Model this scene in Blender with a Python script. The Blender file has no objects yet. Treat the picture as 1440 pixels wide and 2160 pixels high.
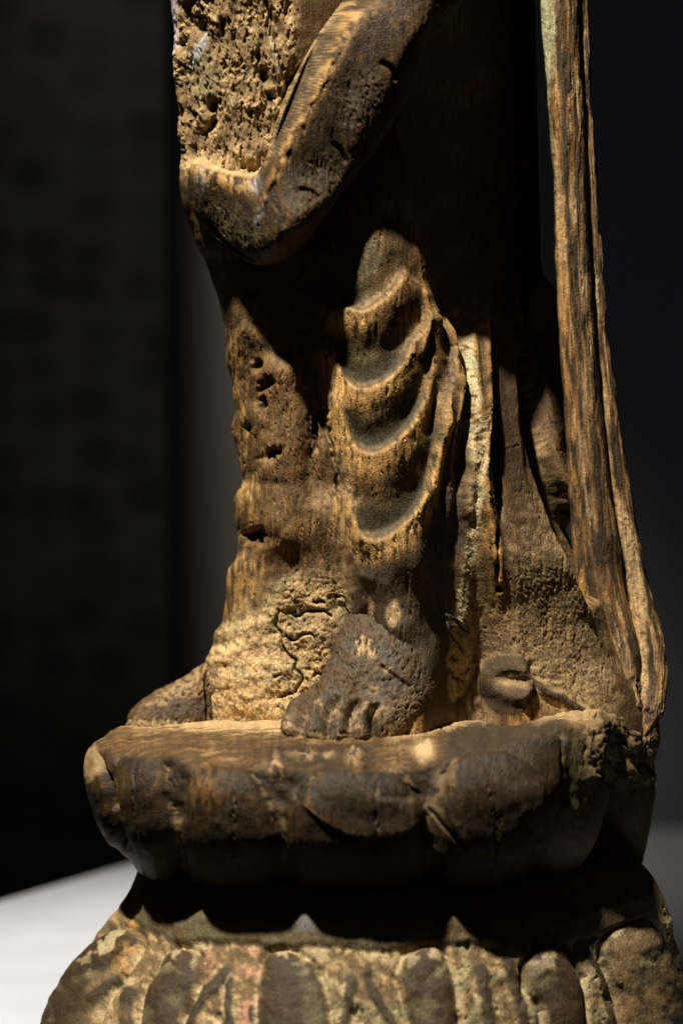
import bpy, math
import numpy as np
from mathutils import Vector

# ------------------------------------------------------------------ camera, world, light
S = 0.0002                       # metres per modelling unit (one unit = 0.2 mm)
D, PITCH, CAMZ = 5500.0, math.radians(2.5), 1490.0
scene = bpy.context.scene
COL = scene.collection
cam_d = bpy.data.cameras.new('camera')
cam = bpy.data.objects.new('camera', cam_d); COL.objects.link(cam)
cam.location = (0, -D*S, CAMZ*S)
cam.rotation_euler = (math.pi/2 - PITCH, 0, 0)
cam_d.sensor_fit = 'VERTICAL'; cam_d.sensor_height = 36.0
cam_d.lens = 36.0*D/2160.0
cam_d.clip_start = 0.05; cam_d.clip_end = 60
cam_d.dof.use_dof = True
cam_d.dof.focus_distance = (D-50)*S
cam_d.dof.aperture_fstop = 5.8
scene.camera = cam

w = bpy.data.worlds.new('World'); scene.world = w; w.use_nodes = True
w.node_tree.nodes['Background'].inputs[0].default_value = (0.9, 0.95, 1.0, 1)
w.node_tree.nodes['Background'].inputs[1].default_value = 0.012

scene.view_settings.view_transform = 'Standard'
scene.view_settings.look = 'None'
scene.view_settings.exposure = 0
scene.view_settings.gamma = 1
scene.cycles.use_denoising = True
scene.cycles.max_bounces = 6; scene.cycles.diffuse_bounces = 1

def spot(name, loc, target, power, size, blend, radius, color):
    d = bpy.data.lights.new(name, 'SPOT'); o = bpy.data.objects.new(name, d); COL.objects.link(o)
    o.location = loc
    o.rotation_euler = (Vector(target)-Vector(loc)).to_track_quat('-Z', 'Y').to_euler()
    d.energy = power; d.spot_size = size; d.spot_blend = blend; d.shadow_soft_size = radius; d.color = color
    return o
AZ, EL, LD = math.radians(-34), math.radians(63), 2.2
tgt = Vector((-0.01, 0.0, 0.26))
ldir = Vector((math.sin(AZ)*math.cos(EL), -math.cos(AZ)*math.cos(EL), math.sin(EL)))
spot('gallery_spotlight', tgt+ldir*LD, tgt, 465, math.radians(24), 0.7, 0.042, (1.0, 0.965, 0.905))
spot('pillar_fill', (-0.15, 0.55, 1.75), (-0.12, 1.31, 0.32), 45, math.radians(36), 1.0, 0.03, (1.0, 0.93, 0.84))  # added unseen lamp, brightens the pillar behind the statue
spot('platform_fill', (0.55, 1.35, 2.2), (0.42, 1.4, -0.1), 6.2, math.radians(28), 0.8, 0.05, (0.95, 0.97, 1.0))  # invented fill lamp behind right, added to brighten the grey platform

# ------------------------------------------------------------------ numpy helpers
cp, sp = math.cos(PITCH), math.sin(PITCH)
def unproj(px, py, Y):
    px = np.asarray(px, float); py = np.asarray(py, float); Y = np.asarray(Y, float)
    dx = px-720; u = 1080-py
    dy = u*sp + D*cp; dz = u*cp - D*sp
    t = (Y+D)/dy
    return dx*t, Y+0*dx, CAMZ+dz*t
def proj(P):
    x, y, z = P[..., 0], P[..., 1]+D, P[..., 2]-CAMZ
    f = y*cp - z*sp; u = y*sp + z*cp
    return 720+D*x/f, 1080-D*u/f
def ss(a, b, x):
    t = np.clip((x-a)/(b-a), 0, 1); return t*t*(3-2*t)
def interp(y, pts):
    p = np.array(pts, float); return np.interp(y, p[:, 0], p[:, 1])
def sinterp(y, pts, n=5):
    """piecewise linear, smoothed"""
    p = np.array(pts, float); v = np.interp(y, p[:, 0], p[:, 1])
    k = np.ones(n)/n
    return np.convolve(np.pad(v, n//2, mode='edge'), k, mode='valid')[:len(v)]
_rng = np.random.RandomState(7)
_perm = np.concatenate([_rng.permutation(4096)]*2)
_ga = _rng.rand(4096)*2*np.pi
_gx, _gy = np.cos(_ga), np.sin(_ga)
_val = _rng.rand(4096)
def perlin(x, y, seed=0):
    xi = np.floor(x).astype(np.int64); yi = np.floor(y).astype(np.int64)
    xf = x-xi; yf = y-yi
    u = xf*xf*xf*(xf*(xf*6-15)+10); v = yf*yf*yf*(yf*(yf*6-15)+10)
    def h(a, b): return _perm[(_perm[(a+seed*131) & 4095]+b) & 4095]
    def g(a, b, fx, fy):
        k = h(a, b); return _gx[k]*fx+_gy[k]*fy
    n00 = g(xi, yi, xf, yf); n10 = g(xi+1, yi, xf-1, yf)
    n01 = g(xi, yi+1, xf, yf-1); n11 = g(xi+1, yi+1, xf-1, yf-1)
    return (n00+(n10-n00)*u + ((n01+(n11-n01)*u)-(n00+(n10-n00)*u))*v)*1.5
def fbm(x, y, o=4, seed=0, gain=0.5):
    s = np.zeros_like(x); a = 1.0; f = 1.0
    for k in range(o):
        s += a*perlin(x*f+17.3*k, y*f-9.1*k, seed+k); a *= gain; f *= 2.03
    return s
def worley(x, y, seed=0):
    """distance to nearest / second nearest jittered cell point"""
    xi = np.floor(x).astype(np.int64); yi = np.floor(y).astype(np.int64)
    d1 = np.full(x.shape, 9.0); d2 = np.full(x.shape, 9.0)
    for i in (-1, 0, 1):
        for j in (-1, 0, 1):
            k = _perm[(_perm[(xi+i+seed*77) & 4095]+yi+j) & 4095]
            d = np.hypot(xi+i+_val[k]-x, yi+j+_val[(k*7+13) & 4095]-y)
            d2 = np.minimum(d2, np.maximum(d1, d)); d1 = np.minimum(d1, d)
    return d1, d2
def blur(a, n, axis):
    k = np.hanning(n+2)[1:-1]; k /= k.sum()
    p = [(0, 0), (0, 0)]; p[axis] = (n//2, n//2)
    a2 = np.pad(a, p, mode='edge'); o = np.zeros_like(a)
    for i, kk in enumerate(k):
        o += kk*(a2[i:i+a.shape[0], :] if axis == 0 else a2[:, i:i+a.shape[1]])
    return o
def blur2(a, n): return blur(blur(a, n, 0), n, 1)
def smooth_poly(poly, k=5):
    p = np.array(poly, float)
    if len(p) < 3: return p
    q = np.vstack([2*p[0]-p[1], p, 2*p[-1]-p[-2]]); out = []
    for i in range(1, len(q)-2):
        for t in np.arange(k)/k:
            a, b, c, d = q[i-1:i+3]
            out.append(0.5*((2*b)+(-a+c)*t+(2*a-5*b+4*c-d)*t*t+(-a+3*b-3*c+d)*t**3))
    out.append(p[-1]); return np.array(out)
def pdist(x, y, poly):
    """distance, side (+ = right hand when walking the line, y down), parameter 0..1"""
    best = np.full(x.shape, 1e18); side = np.zeros(x.shape); tt = np.zeros(x.shape)
    L = np.hypot(*np.diff(poly, axis=0).T); cum = np.concatenate([[0], np.cumsum(L)])
    for i in range(len(poly)-1):
        ax, ay = poly[i]; bx, by = poly[i+1]; dx, dy = bx-ax, by-ay
        t = np.clip(((x-ax)*dx+(y-ay)*dy)/(dx*dx+dy*dy+1e-9), 0, 1)
        d = (x-ax-t*dx)**2+(y-ay-t*dy)**2
        m = d < best
        best[m] = d[m]
        side[m] = np.sign(dx*(y-ay)-dy*(x-ax))[m]
        tt[m] = ((cum[i]+t*L[i])/cum[-1])[m]
    return np.sqrt(best), side, tt
def inpoly(x, y, poly):
    c = np.zeros(x.shape, bool); n = len(poly)
    for i in range(n):
        x1, y1 = poly[i]; x2, y2 = poly[(i+1) % n]
        if y1 == y2: continue
        m = ((y1 > y) != (y2 > y)) & (x < (x2-x1)*(y-y1)/(y2-y1)+x1)
        c ^= m
    return c
class Field:
    """features laid out on the front of one carved surface"""
    def __init__(self, P, front):
        self.px, self.py = proj(P); self.front = front
        self.h = np.zeros(self.px.shape)
        self.wx = 7*fbm(self.px/17, self.py/17, 2, 201); self.wy = 7*fbm(self.px/17, self.py/17, 2, 207)
    def sub(self, poly, R):
        p = np.array(poly)
        return (self.front > 0.01) & (self.px > p[:, 0].min()-R) & (self.px < p[:, 0].max()+R) & (self.py > p[:, 1].min()-R) & (self.py < p[:, 1].max()+R)
    def line(self, poly, wn, wp, pn=1.0, pp=1.0, t0=.12, t1=.12, wob=0.0, seed=3):
        """0..1 crest profile along a line; wn / wp = widths on the left / right hand"""
        poly = smooth_poly(poly); R = max(wn, wp)+6
        out = np.zeros(self.px.shape); m = self.sub(poly, R)
        if not m.any(): return out
        x, y = self.px[m], self.py[m]
        if wob: x = x+wob*fbm(y/30, x/30, 2, seed); y = y+wob*fbm(x/30, y/30, 2, seed+5)
        d, s, t = pdist(x, y, poly)
        f = np.where(s < 0, (1-ss(0, 1, d/wn))**pn, (1-ss(0, 1, d/wp))**pp)
        if t0: f = f*ss(0, t0, t)
        if t1: f = f*ss(0, t1, 1-t)
        out[m] = f*self.front[m]; return out
    def ridge(self, poly, h, wn, wp, **k):
        self.h += h*self.line(poly, wn, wp, **k)
    def area(self, poly, feather, wob=0.0, seed=5, smooth=True, freq=40):
        """0..1 inside a closed outline, softened inward and outward"""
        q = np.array(poly, float)
        if smooth: q = smooth_poly(np.vstack([q, q[:1]]))[:-1]
        out = np.zeros(self.px.shape); m = self.sub(q, feather+wob*2+4)
        if not m.any(): return out
        x, y = self.px[m], self.py[m]
        if wob: x = x+wob*fbm(self.px[m]/freq, self.py[m]/freq, 3, seed); y = y+wob*fbm(self.px[m]/freq+50, self.py[m]/freq, 3, seed+9)
        d, _, _ = pdist(x, y, np.vstack([q, q[:1]]))
        sd = np.where(inpoly(x, y, q), d, -d)
        out[m] = ss(-feather, feather, sd)*self.front[m]; return out
    def sdist(self, poly, R=200):
        q = np.array(poly, float); q = smooth_poly(np.vstack([q, q[:1]]))[:-1]
        out = np.full(self.px.shape, -1e3); m = self.sub(q, R)
        if not m.any(): return out
        x, y = self.px[m], self.py[m]
        d, _, _ = pdist(x, y, np.vstack([q, q[:1]]))
        out[m] = np.where(inpoly(x, y, q), d, -d); return out
    def blob(self, x, y, rx, ry=None, rot=0):
        ry = ry or rx; c, s = math.cos(rot), math.sin(rot)
        k = min(1.0, rx/10, ry/10); X = self.px-x+k*self.wx; Y = self.py-y+k*self.wy
        u = (X*c+Y*s)/rx; v = (-X*s+Y*c)/ry
        return np.exp(-(u*u+v*v))*self.front

def grid_normals(P, wrap=True):
    if wrap:
        du = np.roll(P, -1, 1)-np.roll(P, 1, 1)
    else:
        du = np.gradient(P, axis=1)
    dv = np.gradient(P, axis=0)
    n = np.cross(dv, du); l = np.linalg.norm(n, axis=2, keepdims=True); return n/np.maximum(l, 1e-9)
def theta_cols(nf, nb, lim=112):
    f = np.linspace(-lim, lim, nf); b = np.linspace(lim, 360-lim, nb+2)[1:-1]
    return np.radians(np.concatenate([f, b]))
def loft(cx, a, b, Yc, Z, th, shear=0.0, power=1.0):
    """stack of ellipses; rows run top to bottom, columns round the axis (0 = towards the viewer)"""
    s, c = np.sin(th)[None], np.cos(th)[None]
    if power != 1.0:
        s = np.sign(s)*np.abs(s)**power; c = np.sign(c)*np.abs(c)**power
    col = lambda v: np.broadcast_to(np.asarray(v, float), cx.shape)[:, None]
    X = cx[:, None]+a[:, None]*s
    Y = col(Yc)-col(b)*c+col(shear)*a[:, None]*s
    Zg = col(Z)+0*X
    return np.stack([X, Y, Zg], 2)
def rows_loft(y, xl, xr, Yc, b, th, shear=0.0, power=1.0):
    Yc = np.broadcast_to(np.asarray(Yc, float), y.shape)
    sh = np.broadcast_to(np.asarray(shear, float), y.shape)
    half = (xr-xl)/2
    X0, _, Z = unproj(xl, y, Yc-sh*half); X1, _, _ = unproj(xr, y, Yc+sh*half)
    _, _, Z = unproj((xl+xr)/2, y, Yc)
    return loft((X0+X1)/2, (X1-X0)/2, b, Yc, Z, th, shear, power)

# ------------------------------------------------------------------ materials
def nodes(m):
    m.use_nodes = True; nt = m.node_tree; return nt, nt.nodes, nt.links, nt.nodes['Principled BSDF']
def wood_material():
    m = bpy.data.materials.new('aged_lacquered_wood'); nt, N, L, B = nodes(m)
    tc = N.new('ShaderNodeTexCoord')
    mp = N.new('ShaderNodeMapping'); mp.inputs['Scale'].default_value = (1, 1, 0.06)
    L.new(tc.outputs['Object'], mp.inputs[0])
    gr = N.new('ShaderNodeTexNoise'); gr.inputs['Scale'].default_value = 1500; gr.inputs['Detail'].default_value = 4
    L.new(mp.outputs[0], gr.inputs['Vector'])
    fn = N.new('ShaderNodeTexNoise'); fn.inputs['Scale'].default_value = 1300; fn.inputs['Detail'].default_value = 5
    L.new(tc.outputs['Object'], fn.inputs['Vector'])
    at = N.new('ShaderNodeAttribute'); at.attribute_name = 'Col'
    ra = N.new('ShaderNodeAttribute'); ra.attribute_name = 'Rgh'
    ad = N.new('ShaderNodeMath'); ad.operation = 'ADD'
    L.new(gr.outputs[0], ad.inputs[0]); L.new(fn.outputs[0], ad.inputs[1])
    mr = N.new('ShaderNodeMapRange'); mr.inputs[1].default_value = 0.6; mr.inputs[2].default_value = 1.4
    mr.inputs[3].default_value = 0.48; mr.inputs[4].default_value = 1.58
    L.new(ad.outputs[0], mr.inputs[0])
    mx = N.new('ShaderNodeVectorMath'); mx.operation = 'SCALE'
    L.new(at.outputs['Color'], mx.inputs[0]); L.new(mr.outputs[0], mx.inputs['Scale'])
    L.new(mx.outputs[0], B.inputs['Base Color'])
    rr = N.new('ShaderNodeMath'); rr.operation = 'MULTIPLY_ADD'; rr.inputs[1].default_value = 0.25
    sb = N.new('ShaderNodeMath'); sb.operation = 'SUBTRACT'; sb.inputs[1].default_value = 0.12
    L.new(fn.outputs[0], rr.inputs[0]); L.new(ra.outputs['Fac'], sb.inputs[0]); L.new(sb.outputs[0], rr.inputs[2])
    L.new(rr.outputs[0], B.inputs['Roughness'])
    bp = N.new('ShaderNodeBump'); bp.inputs['Strength'].default_value = 0.6; bp.inputs['Distance'].default_value = 0.0007
    L.new(ad.outputs[0], bp.inputs['Height']); L.new(bp.outputs[0], B.inputs['Normal'])
    B.inputs['Specular IOR Level'].default_value = 0.2
    return m
def plain_material(name, col, rough=0.6, var=0.12, scale=30, bump=0.0, bscale=200):
    m = bpy.data.materials.new(name); nt, N, L, B = nodes(m)
    tc = N.new('ShaderNodeTexCoord'); n = N.new('ShaderNodeTexNoise')
    n.inputs['Scale'].default_value = scale; n.inputs['Detail'].default_value = 5
    L.new(tc.outputs['Object'], n.inputs['Vector'])
    mr = N.new('ShaderNodeMapRange'); mr.inputs[1].default_value = .3; mr.inputs[2].default_value = .7
    mr.inputs[3].default_value = 1-var; mr.inputs[4].default_value = 1+var
    L.new(n.outputs[0], mr.inputs[0])
    v = N.new('ShaderNodeVectorMath'); v.operation = 'SCALE'; v.inputs[0].default_value = col
    L.new(mr.outputs[0], v.inputs['Scale']); L.new(v.outputs[0], B.inputs['Base Color'])
    B.inputs['Roughness'].default_value = rough
    if bump:
        n2 = N.new('ShaderNodeTexNoise'); n2.inputs['Scale'].default_value = bscale; n2.inputs['Detail'].default_value = 4
        L.new(tc.outputs['Object'], n2.inputs['Vector'])
        bp = N.new('ShaderNodeBump'); bp.inputs['Strength'].default_value = bump; bp.inputs['Distance'].default_value = .002
        L.new(n2.outputs[0], bp.inputs['Height']); L.new(bp.outputs[0], B.inputs['Normal'])
    return m
WOOD = wood_material()

# albedos (linear)
LAC = np.array((0.039, 0.0255, 0.0135)); BRN = np.array((0.096, 0.053, 0.021)); WORN = np.array((0.370, 0.185, 0.050))
PALE = np.array((0.56, 0.36, 0.17)); DUST = np.array((0.46, 0.298, 0.130)); DDUST = np.array((0.21, 0.134, 0.058))
PINK = np.array((0.46, 0.21, 0.12)); CREAM = np.array((0.55, 0.42, 0.22)); GREEN = np.array((0.30, 0.29, 0.14))
GOLD = np.array((0.56, 0.31, 0.095)); GREY = np.array((0.40, 0.38, 0.36)); BLK = np.array((0.012, 0.009, 0.006)); OLIVE = np.array((0.13, 0.10, 0.045))
def lay(c, col, m):
    m = np.clip(m, 0, 1)[..., None]; return c*(1-m)+col*m

# ------------------------------------------------------------------ mesh output
def base_of(parent):
    v = Vector((0, 0, 0))
    while parent is not None:
        v += parent.location; parent = parent.parent
    return np.array(v)
def emit(name, P, N, col, rgh, parent, keep=None, wrap=True, mat=None):
    """turn (part of) a grid into one mesh object"""
    R, C = P.shape[:2]
    idx = np.arange(R*C).reshape(R, C)
    if wrap:
        nx = np.roll(idx, -1, 1); q = np.stack([idx[:-1], idx[1:], nx[1:], nx[:-1]], 2)
    else:
        q = np.stack([idx[:-1, :-1], idx[1:, :-1], idx[1:, 1:], idx[:-1, 1:]], 2)
    q = q.reshape(-1, 4)
    if keep is not None:
        q = q[keep[:, :].reshape(-1)[:len(q)] if not wrap else keep[:-1].reshape(-1)]
    if len(q) == 0: return None
    used, inv = np.unique(q, return_inverse=True); q = inv.reshape(-1, 4)
    v = P.reshape(-1, 3)[used]*S-base_of(parent)
    me = bpy.data.meshes.new(name)
    me.vertices.add(len(v)); me.vertices.foreach_set('co', v.astype(np.float32).ravel())
    me.loops.add(q.size); me.loops.foreach_set('vertex_index', q.ravel().astype(np.int32))
    me.polygons.add(len(q)); me.polygons.foreach_set('loop_start', np.arange(0, q.size, 4, dtype=np.int32))
    me.polygons.foreach_set('loop_total', np.full(len(q), 4, np.int32))
    me.polygons.foreach_set('use_smooth', np.ones(len(q), bool))
    a = me.attributes.new('Col', 'FLOAT_COLOR', 'POINT')
    cc = np.ones((len(v), 4), np.float32); cc[:, :3] = col.reshape(-1, 3)[used]; a.data.foreach_set('color', cc.ravel())
    a = me.attributes.new('Rgh', 'FLOAT', 'POINT'); a.data.foreach_set('value', rgh.ravel()[used].astype(np.float32))
    me.update(calc_edges=True); me.validate()
    if N is not None:
        me.normals_split_custom_set_from_vertices(N.reshape(-1, 3)[used].astype(np.float32))
    me.materials.append(mat or WOOD)
    o = bpy.data.objects.new(name, me); COL.objects.link(o); o.parent = parent
    return o
def empty(name, loc, parent=None):
    o = bpy.data.objects.new(name, None); COL.objects.link(o); o.location = loc; o.parent = parent
    o.empty_display_size = 0.02; return o
def tag(o, label, cat, group=None):
    o['label'] = label; o['category'] = cat
    if group: o['group'] = group
def simple(name, verts, faces, mat, parent=None, smooth=False, bevel=0.0):
    me = bpy.data.meshes.new(name); v = np.array(verts, float)*S-base_of(parent)
    me.from_pydata([tuple(p) for p in v], [], faces); me.materials.append(mat); me.update()
    if smooth: me.polygons.foreach_set('use_smooth', [True]*len(me.polygons))
    o = bpy.data.objects.new(name, me); COL.objects.link(o); o.parent = parent
    if bevel:
        b = o.modifiers.new('bevel', 'BEVEL'); b.width = bevel; b.segments = 3
    return o
def tube(name, pts, rad, mat, parent=None, n=8):
    pts = np.array(pts, float); R = len(pts); rad = np.broadcast_to(rad, (R,))
    T = np.gradient(pts, axis=0); T /= np.linalg.norm(T, axis=1)[:, None]
    up = np.array((0.3, 0.9, 0.1)); A = np.cross(T, up); A /= np.linalg.norm(A, axis=1)[:, None]; B = np.cross(T, A)
    v = []; f = []
    for i in range(R):
        for k in range(n):
            an = 2*math.pi*k/n; v.append(pts[i]+rad[i]*(math.cos(an)*A[i]+math.sin(an)*B[i]))
    for i in range(R-1):
        for k in range(n):
            f.append((i*n+k, i*n+(k+1) % n, (i+1)*n+(k+1) % n, (i+1)*n+k))
    f.append(tuple(range(n))[::-1]); f.append(tuple((R-1)*n+k for k in range(n)))
    return simple(name, v, f, mat, parent, smooth=True)

# ------------------------------------------------------------------ the setting
def floor_at(px, py, Y0=None):
    """point of the plinth top (z = 0) under a picture position"""
    dx = px-720; u = 1080-py; dy = u*sp+D*cp; dz = u*cp-D*sp; t = -CAMZ/dz
    return dx*t, -D+dy*t
pl_mat = plain_material('matt_white_paint', (0.55, 0.55, 0.56), 0.6, 0.05, 25, 0.15, 300)
A = floor_at(-300, 1988); Bp = floor_at(545, 1741); Rr = floor_at(1580, 2125)
poly = [A, Bp, Rr, (Rr[0], -420), (A[0]+900, -420)]
nv = len(poly)
vb = [(x, y, 0) for x, y in poly]+[(x, y, -3600) for x, y in poly]
fb = [tuple(range(nv))[::-1], tuple(range(nv, 2*nv))]+[(i, (i+1) % nv, nv+(i+1) % nv, nv+i) for i in range(nv)]
plinth = simple('plinth', vb, fb, pl_mat, bevel=0.0012)
tag(plinth, 'white painted display plinth under the carved wooden statue', 'plinth')
gal = plain_material('dark_gallery_wall', (0.30, 0.305, 0.34), 0.8, 0.04, 3)
flo = plain_material('dark_gallery_floor', (0.05, 0.05, 0.05), 0.5, 0.2, 6)
grp = plain_material('grey_matt_paint', (0.45, 0.45, 0.47), 0.7, 0.04, 5)
pil = plain_material('grey_brown_plaster', (0.42, 0.38, 0.32), 0.85, 0.06, 6)
WY = 9200
def box(name, x0, x1, y0, y1, z0, z1, mat, parent=None, bevel=0.0):
    v = [(x0, y0, z0), (x1, y0, z0), (x1, y1, z0), (x0, y1, z0), (x0, y0, z1), (x1, y0, z1), (x1, y1, z1), (x0, y1, z1)]
    f = [(3, 2, 1, 0), (4, 5, 6, 7), (0, 1, 5, 4), (1, 2, 6, 5), (2, 3, 7, 6), (3, 0, 4, 7)]
    return simple(name, v, f, mat, parent, bevel=bevel)
o = box('back_wall', -9000, 12000, WY, WY+300, -3600, 12000, gal); o['kind'] = 'structure'
o = box('floor', -9000, 12000, -7000, WY, -3700, -3600, flo); o['kind'] = 'structure'

o = box('concrete_pillar', *[float(unproj(q, 1080, 6500)[0]) for q in (378, 900)], 6500, 7300, -3600, 12000, pil, bevel=0.004)
tag(o, 'grey plastered gallery pillar out of focus behind the left side of the statue', 'pillar')
def weave(name):
    m = bpy.data.materials.new(name); nt, N, L, B = nodes(m)
    tc = N.new('ShaderNodeTexCoord'); n = N.new('ShaderNodeTexVoronoi'); n.inputs['Scale'].default_value = 26; n.inputs['Randomness'].default_value = .55
    mp = N.new('ShaderNodeMapping'); mp.inputs['Scale'].default_value = (1.0, 0.0, 1.25)
    L.new(tc.outputs['Object'], mp.inputs[0]); L.new(mp.outputs[0], n.inputs['Vector'])
    r = N.new('ShaderNodeValToRGB'); r.color_ramp.elements[0].position = .15; r.color_ramp.elements[0].color = (.05, .05, .047, 1)
    r.color_ramp.elements[1].position = .75; r.color_ramp.elements[1].color = (.12, .12, .11, 1)
    L.new(n.outputs[0], r.inputs[0]); L.new(r.outputs[0], B.inputs['Base Color']); B.inputs['Roughness'].default_value = .95
    return m
pan = box('hanging_panel', -9000, float(unproj(352, 1080, 4200)[0]), 4200, 4290, -3600, 9000, weave('black_mottled_cloth'), bevel=0.003)
tag(pan, 'tall black mottled cloth panel hanging behind the statue on the left', 'panel')
gx = [float(unproj(q, 1745, 7000)[0]) for q in (1000, 2300)]; gz = float(unproj(1400, 1748, 8600)[2])
lowp = box('grey_platform', gx[0]-600, gx[1], 5200, 8600, -3600, gz, grp, bevel=0.002)
tag(lowp, 'low grey display platform out of focus beyond the right edge of the lotus base', 'platform')

# ------------------------------------------------------------------ the statue
BASE = Vector((60*S, 0, 0))
statue = empty('wooden_statue', BASE)
tag(statue, 'weathered carved wooden figure in draped robes standing barefoot on a double lotus base', 'statue')

def micro(F, P, u, v, worn, dust, rough, fine=1.0):
    """grain, grit and pits, as relief in modelling units"""
    wv = fbm(u/40, v/160, 2, 10)*6
    g = fbm((u+wv)/5.5, v/170.0, 3, 11)*0.9 + fbm((u+wv)/2.9, v/70.0, 2, 21)*0.5
    d = fbm(u/6.5, v/6.5, 3, 31, .65)*1.1
    fib = -np.abs(fbm((u+wv)/9.0, v/60.0, 4, 41, 0.62))*6.5+fbm(u/42, v/70, 3, 43)*6
    pits = -ss(0.46, 0.75, fbm(u/6.5, v/19.0, 3, 51))*8.5
    base = fbm(u/70, v/110, 3, 61)*3.2+fbm(u/14, v/40, 2, 62)*0.4
    nick = -ss(.42, .8, fbm((u+wv)/7, v/60, 3, 57))*4.5*(0.3+.7*worn)-ss(.68, .9, fbm(u/9, v/12, 2, 58))*3.5*worn
    return (base+nick+g*(0.25+0.9*worn)+d*(dust*1.0+.15)+rough*(fib+pits))*fine

# ---- robe -----------------------------------------------------------------
def make_robe():
    y = np.arange(-190, 1568, 2.7)
    xl = sinterp(y, [(-200, 350), (0, 359), (200, 372), (330, 378), (400, 382), (450, 390), (520, 412), (560, 436), (620, 456), (700, 474), (740, 482), (800, 490), (900, 497), (985, 503), (1012, 514), (1030, 505), (1048, 497), (1100, 498), (1150, 504), (1172, 500), (1195, 489), (1230, 483), (1270, 477), (1320, 466), (1370, 446), (1400, 444), (1570, 440)], 7)
    xr = sinterp(y, [(-200, 1120), (0, 1132), (300, 1137), (550, 1144), (800, 1150), (930, 1160), (1030, 1172), (1100, 1188), (1180, 1212), (1260, 1236), (1360, 1256), (1480, 1262), (1570, 1262)], 9)
    th = theta_cols(440, 50, 104)
    Yc = sinterp(y, [(-200, 170), (600, 200), (1200, 205), (1570, 200)], 9)
    b = sinterp(y, [(-200, 235), (500, 240), (700, 260), (1100, 268), (1250, 246), (1400, 226), (1570, 226)], 9)
    sh = sinterp(y, [(-200, 0.46), (380, 0.42), (650, 0.30), (850, 0.20), (1200, 0.15), (1570, 0.10)], 31)
    P = rows_loft(y, xl, xr, Yc, b, th, sh)
    sn = np.sin(th)[None, :]; P[..., 1] += (ss(1040, 560, y)*.70*390)[:, None]*np.maximum(0, sn-.18)*(np.cos(th)[None, :] > -.1)
    N = grid_normals(P)
    front = ss(-0.12, 0.25, -N[..., 1])
    F = Field(P, np.ones_like(front)*ss(1.95, 1.75, np.abs(th))[None, :]*ss(-.3, .02, -N[..., 1]))
    F.th = th
    px, py = F.px, F.py
    def forms(F):
        px, py = F.px, F.py
        # big forms: the two legs and the valley between them
        F.ridge([(590, 740), (590, 880), (590, 1000), (585, 1200)], 22, 90, 80, t0=.1, t1=.2)
        F.ridge([(785, 300), (800, 520), (812, 700), (818, 950), (812, 1330)], 46, 190, 136, pp=.85, pn=.9, t0=.14, t1=.25)
        F.h += 34*F.area([(664, 460), (740, 410), (860, 420), (945, 580), (960, 800), (930, 1000), (880, 1330), (745, 1290), (712, 1000), (682, 800), (664, 620)], 36)
        F.h -= 14*F.area([(600, 570), (690, 560), (692, 700), (690, 830), (655, 850), (600, 760)], 40)
        F.ridge([(645, 640), (668, 830), (694, 1000), (720, 1190), (722, 1330)], -20, 34, 40, t0=.1, t1=.1)
        F.ridge([(640, 800), (650, 950), (665, 1080)], -16, 20, 22)
        F.ridge([(655, 860), (668, 960), (678, 1050)], -10, 7, 8, wob=3)
        # hanging U folds on the front leg: sharp upper ledge, long fall below
        U0 = [(684, 656), (725, 652), (767, 658), (796, 642), (833, 608), (862, 562)]
        U1 = [(688, 700), (700, 745), (717, 783), (742, 815), (767, 823), (800, 813), (829, 792), (854, 758), (872, 722), (900, 690), (912, 620)]
        U2 = [(697, 800), (721, 883), (742, 935), (775, 958), (808, 951), (842, 925), (871, 892), (900, 837), (920, 767), (932, 700), (945, 620)]
        U3 = [(728, 1010), (742, 1090), (762, 1127), (785, 1139), (817, 1130), (850, 1108), (879, 1075), (904, 1029), (920, 967), (940, 883), (960, 792), (978, 675), (990, 600)]
        for U, h, wp in ((U0, 23, 95), (U1, 20, 100), (U2, 21, 110), (U3, 21, 95)):
            F.ridge(U[::1], h, 13, wp, pp=0.9, pn=0.9, t0=.10, t1=.14)
        for c in ([(735, 625), (785, 615), (825, 575), (840, 520)], [(735, 775), (775, 785), (820, 755), (845, 705)], [(745, 905), (785, 925), (830, 895), (862, 850)], [(760, 1085), (800, 1100), (845, 1070), (880, 1000)]):
            F.ridge(c, -4, 36, 36, t0=.2, t1=.2)
        # pleats towards the side
        F.ridge([(1030, 500), (1024, 640), (1021, 760), (1019, 900), (1022, 1020), (1030, 1160), (1034, 1270), (1040, 1380)], 30, 46, 34, pp=1.2, pn=1.1, t0=.36, t1=.2)
        F.ridge([(1052, 620), (1052, 800), (1058, 950), (1066, 1100)], -15, 20, 18)
        F.ridge([(960, 1060), (985, 900), (996, 760), (1004, 620)], -18, 26, 22, t0=.15, t1=.15)
        F.ridge([(905, 600), (905, 680), (890, 760)], 14, 14, 14)
        F.ridge([(948, 620), (944, 720), (928, 830), (905, 930)], -16, 18, 16)
        F.ridge([(958, 1330), (962, 1240), (970, 1160), (985, 1080)], -12, 26, 22)
        for pl, hh_ in (([(952, 640), (946, 760), (936, 900), (916, 1040), (900, 1110)], 13), ([(980, 640), (973, 800), (962, 950), (946, 1080), (930, 1200)], 15), ([(1002, 650), (997, 850), (988, 1000), (976, 1150), (966, 1300)], 13), ([(1075, 640), (1080, 780), (1090, 900), (1105, 1020)], 9)):
            F.ridge(pl, hh_*1.15, 13, 22, pp=1.2, t0=.2, t1=.25)
        F.h += 22*F.blob(1004, 1040, 30, 130)
        # front panel's free edge, the robe behind it lies deeper
        E = [(1082, 560), (1090, 680), (1099, 800), (1111, 890), (1130, 975), (1160, 1075), (1190, 1160), (1216, 1235), (1240, 1290)]
        F.ridge(E, 20, 30, 12, pn=1.0, pp=1.0, t0=.1, t1=.1) if False else None
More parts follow.
